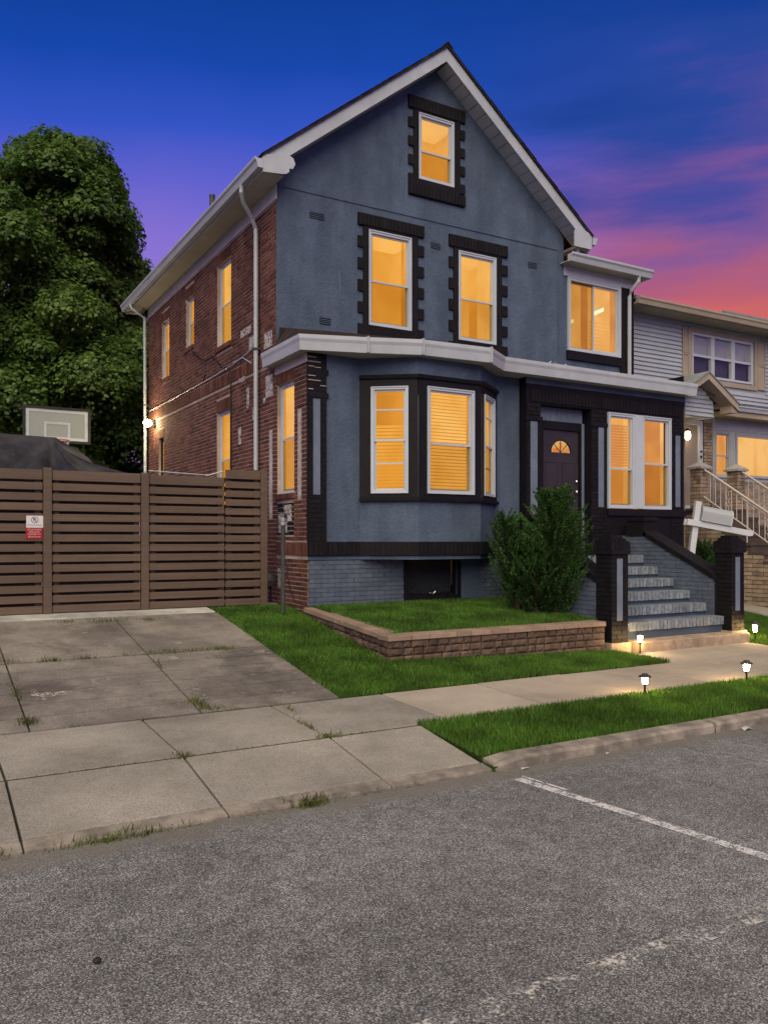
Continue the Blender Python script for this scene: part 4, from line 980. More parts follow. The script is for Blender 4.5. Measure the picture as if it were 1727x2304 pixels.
# ------------------------------------------------------------------ block retaining wall
pl = thing('retaining_wall', 'low brown split block retaining wall round the raised grass', 'wall', (5, 8.4, .3))
bed = MB().w(4.96, 8.40, 8.45, 8.56, .1, .585); bed.prism([(8.5, .1), (8.5, .585), (10.75, .76), (10.75, .1)], lambda p, q, h: (h, p, q), 4.97, 5.08); bed = bed.build('wall_core', 'dirt', pl)
lens = [.13, .20, .12, .25, .13, .17, .22, .12, .15, .28, .14]
def block_mesh(fr, l, h, key={}):
    kk = (fr is FRB, round(l, 2), round(h, 3))
    if kk not in key:
        f0 = Fr(0, 0, fr.u, fr.n); n = 4; mb = MB(); rr = random.Random(len(key)*7+1)
        # split face: a small grid pushed in and out
        A = np.linspace(-l/2, l/2, n+1); C = np.linspace(-h/2, h/2, n+1); vs_ = []
        for c in C:
            for a in A:
                e = abs(abs(a)-l/2) < 1e-6 or abs(abs(c)-h/2) < 1e-6
                vs_.append(f0(a, -.010 if e else rr.uniform(.0, .007), c))
        fs = [(j*(n+1)+i, j*(n+1)+i+1, (j+1)*(n+1)+i+1, (j+1)*(n+1)+i) for j in range(n) for i in range(n)]
        mb.add(vs_, fs)
        rim = [0, n, (n+1)*(n+1)-1, n*(n+1)]; q = [vs_[i] for i in rim]; bk = [f0(a, -.07, c) for a, c in ((-l/2, -h/2), (l/2, -h/2), (l/2, h/2), (-l/2, h/2))]
        mb.add(q+bk, [(0, 1, 5, 4), (1, 2, 6, 5), (2, 3, 7, 6), (3, 0, 4, 7), (4, 5, 6, 7)])
        key[kk] = mb.mesh('block', 'block')
    return key[kk]
FRB = Fr(0, 8.38, (1, 0), (0, -1)); FLB = Fr(4.90, 0, (0, -1), (-1, 0))
for fr, a0, a1, zo in ((FRB, 4.905, 8.41, lambda a: 0), (FLB, -10.74, -8.385, lambda a: .072*(-a-8.4))):
    for row in range(5):
        z0 = .13+row*.0915; x = a0-(.06 if row % 2 else 0); i = row*3
        while x < a1-.03:
            l = lens[i % len(lens)]; i += 1
            s0, s1 = max(x, a0), min(x+l, a1)
            if s1-s0 < .05: s1 = min(a1, s1+.03)
            if a1-s1 < .06: s1 = a1
            m_ = (s0+s1)/2
            b = link('block', block_mesh(fr, s1-s0-.011, .082), bed, fr(m_, random.uniform(-.004, .004), z0+.0457+zo(m_)))
            x = s1
    i = 1; x = a0-.02
    if fr is FLB: a1 = -8.635
    while x < a1-.02:
        l = [.22, .33, .26, .40][i % 4]; i += 1; s1 = x+l
        if a1-s1 < .12: s1 = a1
        m0, m1 = x+.003, s1-.003
        cb = MB()
        pts = [(m0, zo(m0)), (m1, zo(m1))]
        f = fr
        cb.add([f(m0, -.25, .588+zo(m0)), f(m1, -.25, .588+zo(m1)), f(m1, .022, .588+zo(m1)), f(m0, .022, .588+zo(m0)),
                f(m0, -.25, .652+zo(m0)), f(m1, -.25, .652+zo(m1)), f(m1, .016, .652+zo(m1)), f(m0, .016, .652+zo(m0))],
               [(0, 1, 2, 3), (4, 5, 6, 7), (0, 1, 5, 4), (1, 2, 6, 5), (2, 3, 7, 6), (3, 0, 4, 7)])
        cb.build('cap_block', 'block_cap', pl, bevel=.006)
        x = s1

# ------------------------------------------------------------------ fence
FY = 11.60
fence = thing('slat_fence', 'brown horizontal slat fence across the head of the driveway', 'fence', (1.5, FY, .82))
FF = Fr(0, FY, (1, 0), (0, -1))
posts = [(-2.35, 2.74), (-1.03, 2.74), (.265, 2.74), (1.565, 2.745), (2.835, 2.73), (4.60, 2.83)]
for x, zt in posts:
    MB().box(FF, x-.052, x+.052, -.06, .045, .80, zt).build('post', 'fence', fence, bevel=.006)
secs = [(-2.29, -1.09, 2.715), (-.97, .205, 2.715), (.325, 1.505, 2.72), (1.625, 2.775, 2.715), (2.895, 3.985, 2.71)]
def section(x0, x1, zt, n=14, zb=.825, p0=None):
    p = (zt-zb)/n
    for i in range(n):
        z0 = zb+i*p; hh = p*.72 if i < n-1 else p*.98
        me = MB().box(Fr(0, 0, (1, 0), (0, -1)), -(x1-x0)/2, (x1-x0)/2, -.011, .011, 0, hh).mesh('slat', 'fence')
        o = link('slat', me, fence, FF((x0+x1)/2, .012+random.uniform(-.002, .002), z0+random.uniform(-.003, .003)))
        b = o.modifiers.new('bevel', 'BEVEL'); b.width = .004; b.segments = 1
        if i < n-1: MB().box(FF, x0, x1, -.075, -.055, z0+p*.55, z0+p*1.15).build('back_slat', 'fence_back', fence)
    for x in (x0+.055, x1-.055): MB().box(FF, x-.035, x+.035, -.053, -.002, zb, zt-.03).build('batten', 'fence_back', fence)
for s in secs: section(*s)
section(4.005, 4.545, 2.825, 15)
rail_ = MB().tube([FF(2.9, -.05, 2.765), FF(3.72, -.05, 2.735), FF(3.75, -.03, 2.73), FF(3.98, -.04, 2.80)], .012, 6).build('brace_rod', 'metal_grey', fence)
# sign on the fence
sg = thing('parking_sign', 'small white and red notice sign screwed to the slat fence', 'sign', (1.41, FY-.03, 1.8))
SG = Fr(1.305, FY-.0245, (1, 0), (0, -1), 1.805)
MB().box(SG, 0, .205, 0, .004, .148, .305).build('white_panel', 'sign_white', sg)
MB().box(SG, -.006, .200, 0, .004, 0, .146).build('red_panel', 'sign_red', sg)
rg = MB(); cxs, czs = .103, .248
pp = [(cxs+.043*math.cos(t), czs+.043*math.sin(t)) for t in np.linspace(0, 2*math.pi, 25)]
for p, q in zip(pp[:-1], pp[1:]):
    s_ = .86; i_ = lambda w: (cxs+(w[0]-cxs)*s_, czs+(w[1]-czs)*s_)
    rg.quad(SG(*[p[0], .005, p[1]]), SG(q[0], .005, q[1]), SG(i_(q)[0], .005, i_(q)[1]), SG(i_(p)[0], .005, i_(p)[1]))
rg.quad(SG(.072, .0052, .280), SG(.078, .0052, .286), SG(.135, .0052, .218), SG(.129, .0052, .212))
rg.build('circle_mark', 'ink', sg)
def text(s, size, a, c, mat, par, fr, name='lettering', b=.0055):
    cu = bpy.data.curves.new(name, 'FONT'); cu.body = s; cu.size = size; cu.align_x = 'CENTER'; cu.align_y = 'CENTER'
    to = bpy.data.objects.new('tmp', cu); COL.objects.link(to)
    dg = bpy.context.evaluated_depsgraph_get(); me = bpy.data.meshes.new_from_object(to.evaluated_get(dg)); bpy.data.objects.remove(to)
    for v in me.vertices: v.co = Vector(fr(a+v.co.x, b, c+v.co.y))
    me.materials.clear(); me.materials.append(MATS[mat]); return link(name, me, par)
text('R', .068, .103, .248, 'ink', sg, SG); text('RETMCNG VEICHLS', .021, .103, .180, 'ink', sg, SG)
for i, s in enumerate(('TOUAWAED', 'VEOOUIE', 'TOWED AT', 'Bactronnest')): text(s, .031, .097, .122-.031*i, 'sign_pink', sg, SG)

# ------------------------------------------------------------------ path lights and wall light
def path_light(x, y, z, h, label):
    t = thing('path_light', label, 'path light', (x, y, z), 'path lights along the sidewalk')
    MB().lathe(x, y, [(.011, z-.02), (.011, z+h*.40), (.026, z+h*.46), (.029, z+h*.50), (.029, z+h*.51)], 12).build('stake', 'plastic_black', t, smooth=False)
    MB().lathe(x, y, [(.022, z+h*.51), (.029, z+h*.62), (.032, z+h*.74), (.030, z+h*.80)], 14).build('lamp_glass', 'lamp_glass', t, smooth=True)
    MB().lathe(x, y, [(.030, z+h*.80), (.066, z+h*.825), (.070, z+h*.85), (.052, z+h*.90), (.034, z+h*.93), (.034, z+h*.965), (.028, z+h*.985)], 16).build('cap', 'pipe_dark', t)
path_light(8.80, 8.11, .21, .31, 'black solar path light left of the concrete bottom step')
path_light(6.69, 6.10, .165, .225, 'black solar path light on the verge nearest the driveway')
path_light(8.28, 6.05, .165, .255, 'black solar path light on the verge in front of the steps')
path_light(11.36, 8.15, .20, .33, 'black solar path light right of the steps on the side lawn')
wlg = thing('wall_light', 'bright round floodlight on the rear corner of the brick side', 'wall light', (HX, 19.3, 4.5))
MB().w(HX-.07, HX-.012, 19.24, 19.36, 4.42, 4.58).build('mount', 'plastic_black', wlg)
MB().tube([(HX-.05, 19.3, 4.5), (HX-.14, 19.25, 4.5)], .03, 8).build('arm', 'plastic_black', wlg)
MB().lathe(HX-.20, 19.22, [(.02, 4.42), (.07, 4.44), (.10, 4.50), (.07, 4.56), (.02, 4.58)], 14).build('bulb', 'flood_bulb', wlg, smooth=True)

# ------------------------------------------------------------------ utility post, meter, mailbox, litter
t = thing('vent_post', 'thin grey pipe post with a round cap at the brick corner', 'post', (4.555, 10.74, .82))
MB().lathe(4.555, 10.74, [(.030, .76), (.030, 1.98), (.032, 1.985)], 12).build('pipe', 'pipe_dark', t, smooth=False)
MB().lathe(4.555, 10.74, [(.034, 1.985), (.050, 2.0), (.050, 2.035), (.040, 2.045), (.046, 2.06), (.046, 2.085), (.03, 2.10)], 14).build('cap', 'metal_grey', t)
cable([(4.56, 10.74, 2.0), (4.72, 11.2, 1.98), (4.93, 11.75, 2.04)], .006, 'vinyl', t)
cable([(4.59, 10.72, 1.5), (4.64, 10.70, 1.1), (4.72, 10.70, .9), (4.95, 10.74, .84)], .007, 'plastic_black', t)
t = thing('gas_meter', 'dark gas meter low on the brick wall behind the fence post', 'meter', (4.83, 12.1, .82))
MB().lathe(4.82, 11.95, [(.03, 1.05), (.10, 1.08), (.12, 1.16), (.10, 1.26), (.04, 1.29)], 12).build('meter_body', 'pipe_dark', t)
MB().tube([(4.78, 11.92, .80), (4.78, 11.92, 1.12)], .022, 8).tube([(4.87, 11.98, .80), (4.87, 11.98, 1.12)], .022, 8).build('riser', 'plastic_black', t)
MB().tube([(4.82, 11.93, 1.29), (4.86, 11.80, 1.31), (4.94, 11.55, 1.27)], .012, 6).build('hose', 'pipe_dark', t)

mbx = thing('mailbox', 'grey mailbox on a leaning white wooden post behind the steps', 'mailbox', (11.50, 9.66, .35))
lean = Matrix.Rotation(R(7.5), 3, 'Y'); yaw = Matrix.Rotation(R(-30), 3, 'Z'); tilt2 = Matrix.Rotation(R(3.2), 3, 'Y')
class Lean:
    def __init__(s, rot): s.r = rot
    def __call__(s, a, b, c): v = yaw @ (s.r @ Vector((a, b, c))); return (11.50+v.x, 9.66+v.y, .35+v.z)
L1 = Lean(lean); z0m = 1.74
MB().box(L1, -.05, .05, -.05, .05, -.1, 2.12).build('post', 'mail_white', mbx, bevel=.006)
arm = lean @ tilt2
class Arm:
    def __call__(s, a, b, c):
        v = lean @ Vector((0, 0, z0m)) + arm @ Vector((a, b, c)); v = yaw @ v; return (11.50+v.x, 9.66+v.y, .35+v.z)
LA = Arm()
am = MB()
pts = [(-.17, -.05), (.92, -.05), (.965, -.04), (.985, -.005), (.97, .03), (.93, .05), (-.17, .05)]
am.prism(pts, lambda p, q, h: LA(p, h, q), -.045, -.0505-.04).prism(pts[:], lambda p, q, h: LA(p, h, q), .0505, .09); am.box(LA, .052, .92, -.045, .0505, -.04, .04)
am.build('arm', 'mail_white', mbx)
def tun(s):   # mailbox profile (b, c)
    w_, h_ = .115*s, .27*s
    return [(-w_, 0), (w_, 0), (w_, h_*.55)]+[(w_*math.cos(t), h_*.55+w_*math.sin(t)) for t in np.linspace(.2, math.pi-.2, 9)]+[(-w_, h_*.55)]
bx = MB(); bx.prism([(p, q) for p, q in tun(1)], lambda p, q, h: LA(h, p, q+.06), .052, .56)
bx.build('box', 'mail_grey', mbx, smooth=False)
MB().prism([(p, q) for p, q in tun(1.06)], lambda p, q, h: LA(h, p, q+.054), .56, .578).build('door', 'mail_white', mbx)
MB().box(LA, .055, .58, -.12, .12, .056, .064).build('base_plate', 'mail_grey', mbx)

t = tag(MB().add([(4.12, 5.0, .004), (4.16, 4.99, .012), (4.21, 5.0, .006), (4.19, 5.02, .010), (4.14, 5.02, .012)], [(0, 1, 4), (1, 3, 4), (1, 2, 3)]).build('paper_scrap', 'paper'), 'crumpled white paper scrap in the gutter by the kerb end', 'litter')
t = tag(MB().add([(5.03, 5.0, .003), (5.06, 4.99, .016), (5.08, 5.01, .004), (5.05, 5.03, .012)], [(0, 1, 3), (1, 2, 3)]).build('paper_scrap', 'paper'), 'tiny white paper scrap farther along the gutter', 'litter')
t = tag(MB().add([(6.77, 4.97, .003), (6.80, 4.95, .03), (6.90, 4.97, .006), (6.86, 5.02, .03), (6.79, 5.02, .02)], [(0, 1, 4), (1, 3, 4), (1, 2, 3)]).build('paper_scrap', 'paper'), 'white paper scrap at the right edge of the road', 'litter')
t = tag(MB().lathe(.685, 3.62, [(.008, .0), (.017, .008), (.018, .016), (.010, .024)], 10).build('pebble', 'pebble', smooth=True), 'single small black pebble lying on the asphalt', 'pebble')

# ------------------------------------------------------------------ trees and shrubs
def leaves(name, mat, P, Nrm, size, tone, wid=.42):
    n = len(P); P = np.asarray(P); Nn = Nrm/np.maximum(1e-6, np.linalg.norm(Nrm, axis=1, keepdims=True))
    r = RNG.normal(size=(n, 3)); U = np.cross(Nn, r); U /= np.maximum(1e-6, np.linalg.norm(U, axis=1, keepdims=True)); Vv = np.cross(Nn, U)
    s = (size*RNG.uniform(.65, 1.35, n))[:, None]
    V = np.stack([P-U*s*.5, P+Vv*s*wid+Nn*s*.08, P+U*s*.55, P-Vv*s*wid+Nn*s*.08], 1).reshape(-1, 3)
    return raw_mesh(name, mat, V, np.arange(4*n), np.arange(n)*4, np.repeat(tone, 4))
def tree(x, y, gz_, h, rx_, ry_, low, nl, label, seed, size=.125):
    global RNG
    RNG = np.random.default_rng(seed); rd = random.Random(seed)
    t = thing('maple_tree', label, 'tree', (x, y, gz_), 'trees behind the fence')
    trk = MB(); zc = low+(h-low)*.5
    trk.tube([(x, y, gz_-.1), (x+.05, y, gz_+1.2), (x+.1, y+.1, low), (x, y, low+(h-low)*.45), (x-.1, y, low+(h-low)*.8)], [.34, .26, .22, .15, .05], 10)
    cl = []
    nC = int(34*(rx_/3.2)**2*(h-low)/9)+14
    for i in range(nC):
        u = rd.uniform(-1, 1); a = rd.uniform(0, 2*math.pi); rr = (1-abs(u)**2.2)**.5*rd.uniform(.45, 1)
        taper = 1-.35*max(0, u)
        cz = low+(h-low)*(.5+.47*u)
        cl.append((x+math.cos(a)*rr*rx_*taper, y+math.sin(a)*rr*ry_*taper, cz, rd.choice((.55, .75, 1.0, 1.3, 1.6))*rd.uniform(.9, 1.1)*(rx_/3.2)**.4))
    for c in cl[::3]:
        trk.tube([(x+rd.uniform(-.05, .05), y, max(low*.8+.5, c[2]-1.6)), ((x+c[0])/2, (y+c[1])/2, c[2]-.7), (c[0], c[1], c[2]-.05)], [.09, .06, .02], 6)
    trk.build('trunk', 'bark', t)
    Ps, Ns, Ts = [], [], []
    per = nl//len(cl)
    for c in cl:
        m_ = int(per*(c[3]/.95)**2); d = RNG.normal(size=(m_, 3)); d[:, 2] = np.abs(d[:, 2])*1.1-.35
        out = np.array([c[0]-x, c[1]-y, (c[2]-zc)*.3]); out = out/max(.3, np.linalg.norm(out)); d = d+out*.35
        d /= np.linalg.norm(d, axis=1, keepdims=True)
        rad = c[3]*(RNG.random(m_)**.22)[:, None]
        lump = 1+.22*np.sin(d[:, :1]*7+c[0])*np.cos(d[:, 1:2]*6+c[1])
        Ps.append(np.array(c[:3])+d*rad*lump*np.array([1.0, 1.0, .8])); Ns.append(d*.9+np.array([0, 0, .55])+RNG.normal(size=(m_, 3))*.38)
        Ts.append(np.clip(.18+.42*RNG.random(m_)+rd.uniform(-.15, .3), 0, 1))
    nf = nl//9; d = RNG.normal(size=(nf, 3)); d /= np.linalg.norm(d, axis=1, keepdims=True)
    Ps.append(np.array([x, y, zc])+d*np.array([rx_, ry_, (h-low)*.48])*(.15+.55*RNG.random((nf, 1)))*(1+.1*np.sin(5*d[:, :1]+3*d[:, 2:]))); Ns.append(d+RNG.normal(size=(nf, 3))*.6); Ts.append(.2+.4*RNG.random(nf))
    me = leaves('crown', 'maple', np.concatenate(Ps), np.concatenate(Ns), size, np.concatenate(Ts)); link('crown', me, t)
tree(4.0, 27.6, .8, 13.9, 3.5, 3.2, 3.4, 105000, 'large dark green maple in the middle of the trees behind the fence', 3)
tree(6.35, 30.0, .8, 11.8, 2.5, 2.4, 2.4, 60000, 'shorter rounded maple half hidden by the brick house', 5)
tree(1.4, 27.0, .8, 13.6, 2.9, 3.0, 4.2, 75000, 'tallest maple at the left edge of the picture', 8)
tree(4.6, 33.5, .8, 9.5, 4.0, 2.2, 1.6, 40000, 'low dense maple farthest back behind the basketball hoop', 13)
def shrub(x, y, z, h, r, n, label, seed, top=(0, 0), cat='shrub', spread=1.0, up=.9, long=1.0):
    global RNG
    RNG = np.random.default_rng(seed); rd = random.Random(seed)
    t = thing('evergreen_shrub', label, cat, (x, y, z)); st = MB(); Ps, Ns, Ts = [], [], []
    for i in range(n):
        f = rd.random()**.8; a = rd.uniform(0, 2*math.pi); rr = r*spread*math.sin(math.pi*min(1, .22+.70*f))**.8*rd.uniform(.35, 1)
        ex, ey, ez = x+math.cos(a)*rr+top[0]*f, y+math.sin(a)*rr+top[1]*f, z+h*(.08+.86*f)
        dirv = Vector((math.cos(a)*.7, math.sin(a)*.7, up)).normalized(); ln = rd.uniform(.16, .36)*h/1.5*(long if rr > .6*r else 1)
        tip = Vector((ex, ey, ez))+dirv*ln*.5; root = Vector((ex, ey, ez))-dirv*ln*.5
        if i % 4 == 0: st.tube([(x, y, z+.05+(root.z-z)*.3), root, tip], [.014, .008, .003], 5)
        m_ = rd.randint(120, 170); s = RNG.random(m_)[:, None]
        P = np.array(root)*(1-s)+np.array(tip)*s; w_ = (.055*h/1.5)*(1.05-s*.85); off = RNG.normal(size=(m_, 3)); off /= np.linalg.norm(off, axis=1, keepdims=True)
        Ps.append(P+off*w_*RNG.random((m_, 1))**.5); Ns.append(np.cross(off, np.array(dirv))+RNG.normal(size=(m_, 3))*.4)
        Ts.append(np.clip(.1+.75*s[:, 0]*rd.uniform(.3, 1)+.15*RNG.random(m_), 0, 1))
    st.tube([(x, y, z-.05), (x+top[0]*.3, y+top[1]*.3, z+h*.5)], [.05, .02], 8); st.build('stem', 'bark', t)
    me = leaves('foliage', 'yew', np.concatenate(Ps), np.concatenate(Ns), .034, np.concatenate(Ts), .2); link('foliage', me, t)
shrub(7.98, 9.35, .70, 1.15, .34, 200, 'lower evergreen shrub with bright young growth in front of the taller one', 21, (-.05, 0), up=.7, long=1.5)
shrub(7.86, 9.62, .78, 1.45, .30, 150, 'feathery evergreen shrub leaning left across the stucco below the bay', 29, (-.22, 0), up=1.0, long=1.9)
shrub(8.24, 9.22, .68, 1.92, .42, 420, 'tall full evergreen shrub standing in front of the front door', 25, up=.8, long=1.5)
shrub(11.90, 9.55, .38, 1.42, .36, 200, 'small round green shrub behind the right brick pier', 27)

# ------------------------------------------------------------------ back yard: canopy, hoop, shed
cn = thing('yard_canopy', 'black fabric canopy peaking above the slat fence', 'canopy', (1.0, 14.3, .82))
cm = MB(); nu, nv = 90, 24
def can(u, v):     # u along the ridge, v from ridge (0) to front eave (1)
    x = -2.6+u*5.75; rid = 3.52-.02*abs(x)
    # ridge runs to x=2.05, then the hip end falls away
    hip = max(0, x-2.02)
    zr = rid-hip*.62
    y = 14.4-(1.5)*v
    xx = x if x < 2.02 else 2.02+hip*(.05+.95*v)
    z = zr*(1-v)+2.66*v if x < 2.02 else (3.48*(1-v)+(2.66)*v)-hip*.0
    fold = .13*(abs(math.sin(5.5*math.atan2(v*1.5, x-2.02-.0001*v)))**.7-.5)*min(1, v*2.5)*(1 if x > -.2 else .3)
    sag = -.16*math.sin(math.pi*v)*(1 if x < 2.02 else .5)
    return (xx, y-fold*.6, z+sag+fold)
vs_ = [can(i/nu, j/nv) for j in range(nv+1) for i in range(nu+1)]
cm.add(vs_, [(j*(nu+1)+i, j*(nu+1)+i+1, (j+1)*(nu+1)+i+1, (j+1)*(nu+1)+i) for j in range(nv) for i in range(nu)])
e0 = len(cm.v)
cm.add([(-2.6, 14.4, 3.47), (2.02, 14.4, 3.48), (3.15, 15.9, 2.62), (-2.6, 15.9, 2.62)], [(0, 1, 2, 3)]); cm.add([(2.02, 14.4, 3.48), (3.15, 12.9, 2.62), (3.15, 15.9, 2.62)], [(0, 1, 2)])
cm.build('canopy_cover', 'tarp', cn, smooth=True)
for p in ((-2.5, 13.0), (3.05, 13.0), (-2.5, 15.8), (3.05, 15.8)): MB().tube([(p[0], p[1], .8), (p[0], p[1], 2.66)], .025, 8).build('pole', 'pipe_dark', cn)
bh = thing('basketball_hoop', 'clear basketball backboard with pale lines above the canopy', 'basketball hoop', (3.05, 21.6, .82))
BB = Fr(2.29, 21.0, (1, 0), (0, -1), 4.12)
MB().ring(BB, 0, 1.53, 0, .86, .06, -.03, .03).build('backboard_frame', 'board_frame', bh)
MB().box(BB, .06, 1.47, -.006, .004, .06, .80).build('backboard_panel', 'board_glass', bh)
MB().ring(BB, .065, 1.465, .065, .795, .07, .005, .010).build('border_line', 'board_line', bh)
MB().ring(BB, .47, 1.06, .09, .50, .055, .005, .011).build('target_square', 'board_line', bh)
MB().box(BB, .44, .52, -.05, -.008, .0, .80).box(BB, 1.00, 1.08, -.05, -.008, .0, .80).build('backing_bar', 'board_frame', bh)
hp = [BB(.765+.225*math.cos(t), .30+.225*math.sin(t), .03) for t in np.linspace(0, 2*math.pi, 25)]
rim = MB().tube(hp, .012, 6).build('rim', 'sign_red', bh)
nt_ = MB()
for k_ in range(12):
    t = 2*math.pi*k_/12; t2 = t+.5
    nt_.tube([BB(.765+.225*math.cos(t), .30+.225*math.sin(t), .02), BB(.765+.14*math.cos(t2), .30+.14*math.sin(t2), -.36)], .006, 4)
nt_.build('net', 'vinyl', rim)
MB().tube([BB(.765, -.9, -3.3), BB(.765, -.75, -.4), BB(.765, -.05, .35)], .06, 8).build('pole', 'board_frame', bh)
MB().w(2.6, 3.5, 21.6, 22.4, .80, 1.05).build('base', 'board_frame', bh)

# ------------------------------------------------------------------ neighbour's house
NY = 12.40
nb = thing('neighbour_house', 'two storey house with pale grey siding and tan trim on the right', 'house', (17, NY, .6))
NF = Fr(0, NY, (1, 0), (0, -1)); NX0, NX1 = 13.22, 21.5
nwin = (15.06, 17.17, 5.44, 6.43)
hw = holed(MB(), NF, NX0, NX1, 4.5, 6.75, [nwin], .1, b=-.004)
hw.quad((NX0, NY, .3), (NX0, 21, .3), (NX0, 21, 6.75), (NX0, NY, 6.75)); hw.quad((NX1, NY, .3), (NX1, 21, .3), (NX1, 21, 6.75), (NX1, NY, 6.75))
hw = hw.build('upper_wall', 'siding', nb)
nbo = [(14.74, 15.05), (17.34, 17.65)]
def board(fr, a0, a1, z0, h, par, mat='siding', name='siding_board'):
    mb = MB(); mb.add([fr(a0, .002, z0+h), fr(a1, .002, z0+h), fr(a1, .030, z0), fr(a0, .030, z0), fr(a0, -.004, z0), fr(a1, -.004, z0), fr(a0, -.004, z0+h), fr(a1, -.004, z0+h)],
                      [(0, 1, 2, 3), (3, 2, 5, 4), (0, 3, 4, 6), (1, 7, 5, 2)]); return mb.build(name, mat, par)
bh_ = .0925
for i in range(23):
    z0 = 4.5+i*bh_
    spans = [(NX0, NX1)]
    if z0+bh_ > 5.32 and z0 < 6.50: spans = [(NX0, 14.73), (17.66, NX1)]
    for a0, a1 in spans: board(NF, a0, a1, z0, bh_, hw)
# window trim and three sashes
MB().ring(NF, 14.96, 17.33, 5.31, 6.53, .10, -.02, .035).build('window_trim', 'tan_trim', hw)
for j in range(3):
    a0 = 15.065+j*.703
    wo = MB().ring(NF, a0, a0+.695, 5.445, 6.425, .05, -.06, .02).build('window', 'vinyl', nb)
    MB().box(NF, a0+.05, a0+.645, -.035, .005, 5.90, 5.955).build('meeting_rail', 'vinyl', wo)
    MB().box(NF, a0+.05, a0+.645, -.03, -.026, 5.495, 6.375).build('pane', 'pane', wo)
    bl = MB()
    for q in range(26): bl.quad(NF(a0+.05, -.05, 5.93+q*.017), NF(a0+.645, -.05, 5.93+q*.017), NF(a0+.645, -.062, 5.945+q*.017), NF(a0+.05, -.062, 5.945+q*.017))
    bl.build('blind', 'blind_white', wo); MB().box(NF, a0+.03, a0+.67, -.14, -.13, 5.46, 6.41).build('dark_room', 'dark_room', wo)
for a0, a1 in ((14.74, 14.955), (17.335, 17.63)):
    s = MB().box(NF, a0, a1, -.01, .025, 5.34, 6.50).build('shutter', 'tan_trim', nb)
    MB().ring(NF, a0, a1, 5.34, 5.93, .035, .025, .04).ring(NF, a0, a1, 5.94, 6.50, .035, .025, .04).build('shutter_frame', 'tan_trim', s)
sof = MB().w(NX0-.4, NX1+.3, 11.93, NY, 6.635, 6.66).build('eave_soffit', 'tan_trim', nb)
for i in range(28): MB().w(NX0-.4+i*.3+.004, NX0-.4+(i+1)*.3-.004, 11.94, NY-.03, 6.615, 6.633).build('soffit_panel', 'tan_trim', sof)
gutter(MB(), [(NX0-.4, 11.93), (NX1+.3, 11.93)], prof(6.62, 6.76, .12)).build('eave_gutter', 'tan_trim', nb)
MB().prism([(11.9, 6.72), (11.9, 6.79), (16.7, 7.55), (21.3, 6.79), (21.3, 6.72)], lambda p, q, h: (h, p, q), NX0-.42, NX1+.32).build('roof', 'shingle_grey', nb)
# door portico with its small gable
PFN = Fr(0, 11.92, (1, 0), (0, -1)); pk, pz = 14.64, 5.34
por = MB().w(13.95, 15.16, 11.93, NY, 4.44, 4.60).add([(13.95, 11.93, 4.6), (15.16, 11.93, 4.6), (15.16, 11.93, 4.80), (14.6, 11.93, 5.22), (13.95, 11.93, 4.8)], [(0, 1, 2, 3, 4)]).build('portico', 'siding', nb)
for i in range(8):
    z0 = 4.46+i*bh_; hw_ = .60 if z0 < 4.72 else max(.06, .60-(z0-4.72)*1.18)
    board(Fr(0, 11.925, (1, 0), (0, -1)), pk-.06-hw_, pk-.06+hw_, z0, bh_, por)
for s in (-1, 1):
    MB().prism([(pk, pz), (pk+s*.98, pz-.60), (pk+s*.98, pz-.74), (pk, pz-.14)], lambda p, q, h: (p, h, q), 11.60, 11.64).build('gable_fascia', 'tan_trim', por)
    MB().prism([(pk, pz-.13), (pk+s*.98, pz-.73), (pk+s*.98, pz-.74), (pk, pz-.14)], lambda p, q, h: (p, h, q), 11.64, 11.94).build('gable_soffit', 'tan_trim', por)
    MB().prism([(pk, pz+.03), (pk+s*1.02, pz-.595), (pk+s*1.02, pz-.625), (pk, pz)], lambda p, q, h: (p, h, q), 11.58, NY).build('gable_roof', 'shingle_grey', por)
    MB().w(pk+s*.98-.17 if s > 0 else pk-.98, pk+.98 if s > 0 else pk-.98+.17, 11.645, 11.95, pz-.78, pz-.60).build('gable_return', 'tan_trim', por)
# ground storey front
g1 = holed(MB(), NF, NX0, 15.75, .3, 4.5, [(14.45, 15.42, 2.45, 4.44)], .1, b=-.004).build('lower_wall', 'tan_mortar', nb)
lay(g1, NF, bond(15.47, 15.75, 2.4, 4.5, L=.22, H=.072)+bond(NX0, 14.40, 2.4, 4.5, L=.22, H=.072), 'tan_brick', 'brick', .010, .02, single=60)
dw = MB().ring(NF, 14.45, 15.42, 2.45, 4.46, .10, -.09, .02).build('storm_door', 'vinyl', nb)
MB().box(NF, 14.55, 15.32, -.06, -.04, 2.55, 4.36).build('door_leaf', 'door_grey', dw)
MB().box(NF, 15.335, 15.365, -.02, .05, 3.62, 3.68).box(NF, 15.335, 15.365, -.02, .05, 3.75, 3.79).build('handle', 'plastic_black', dw)
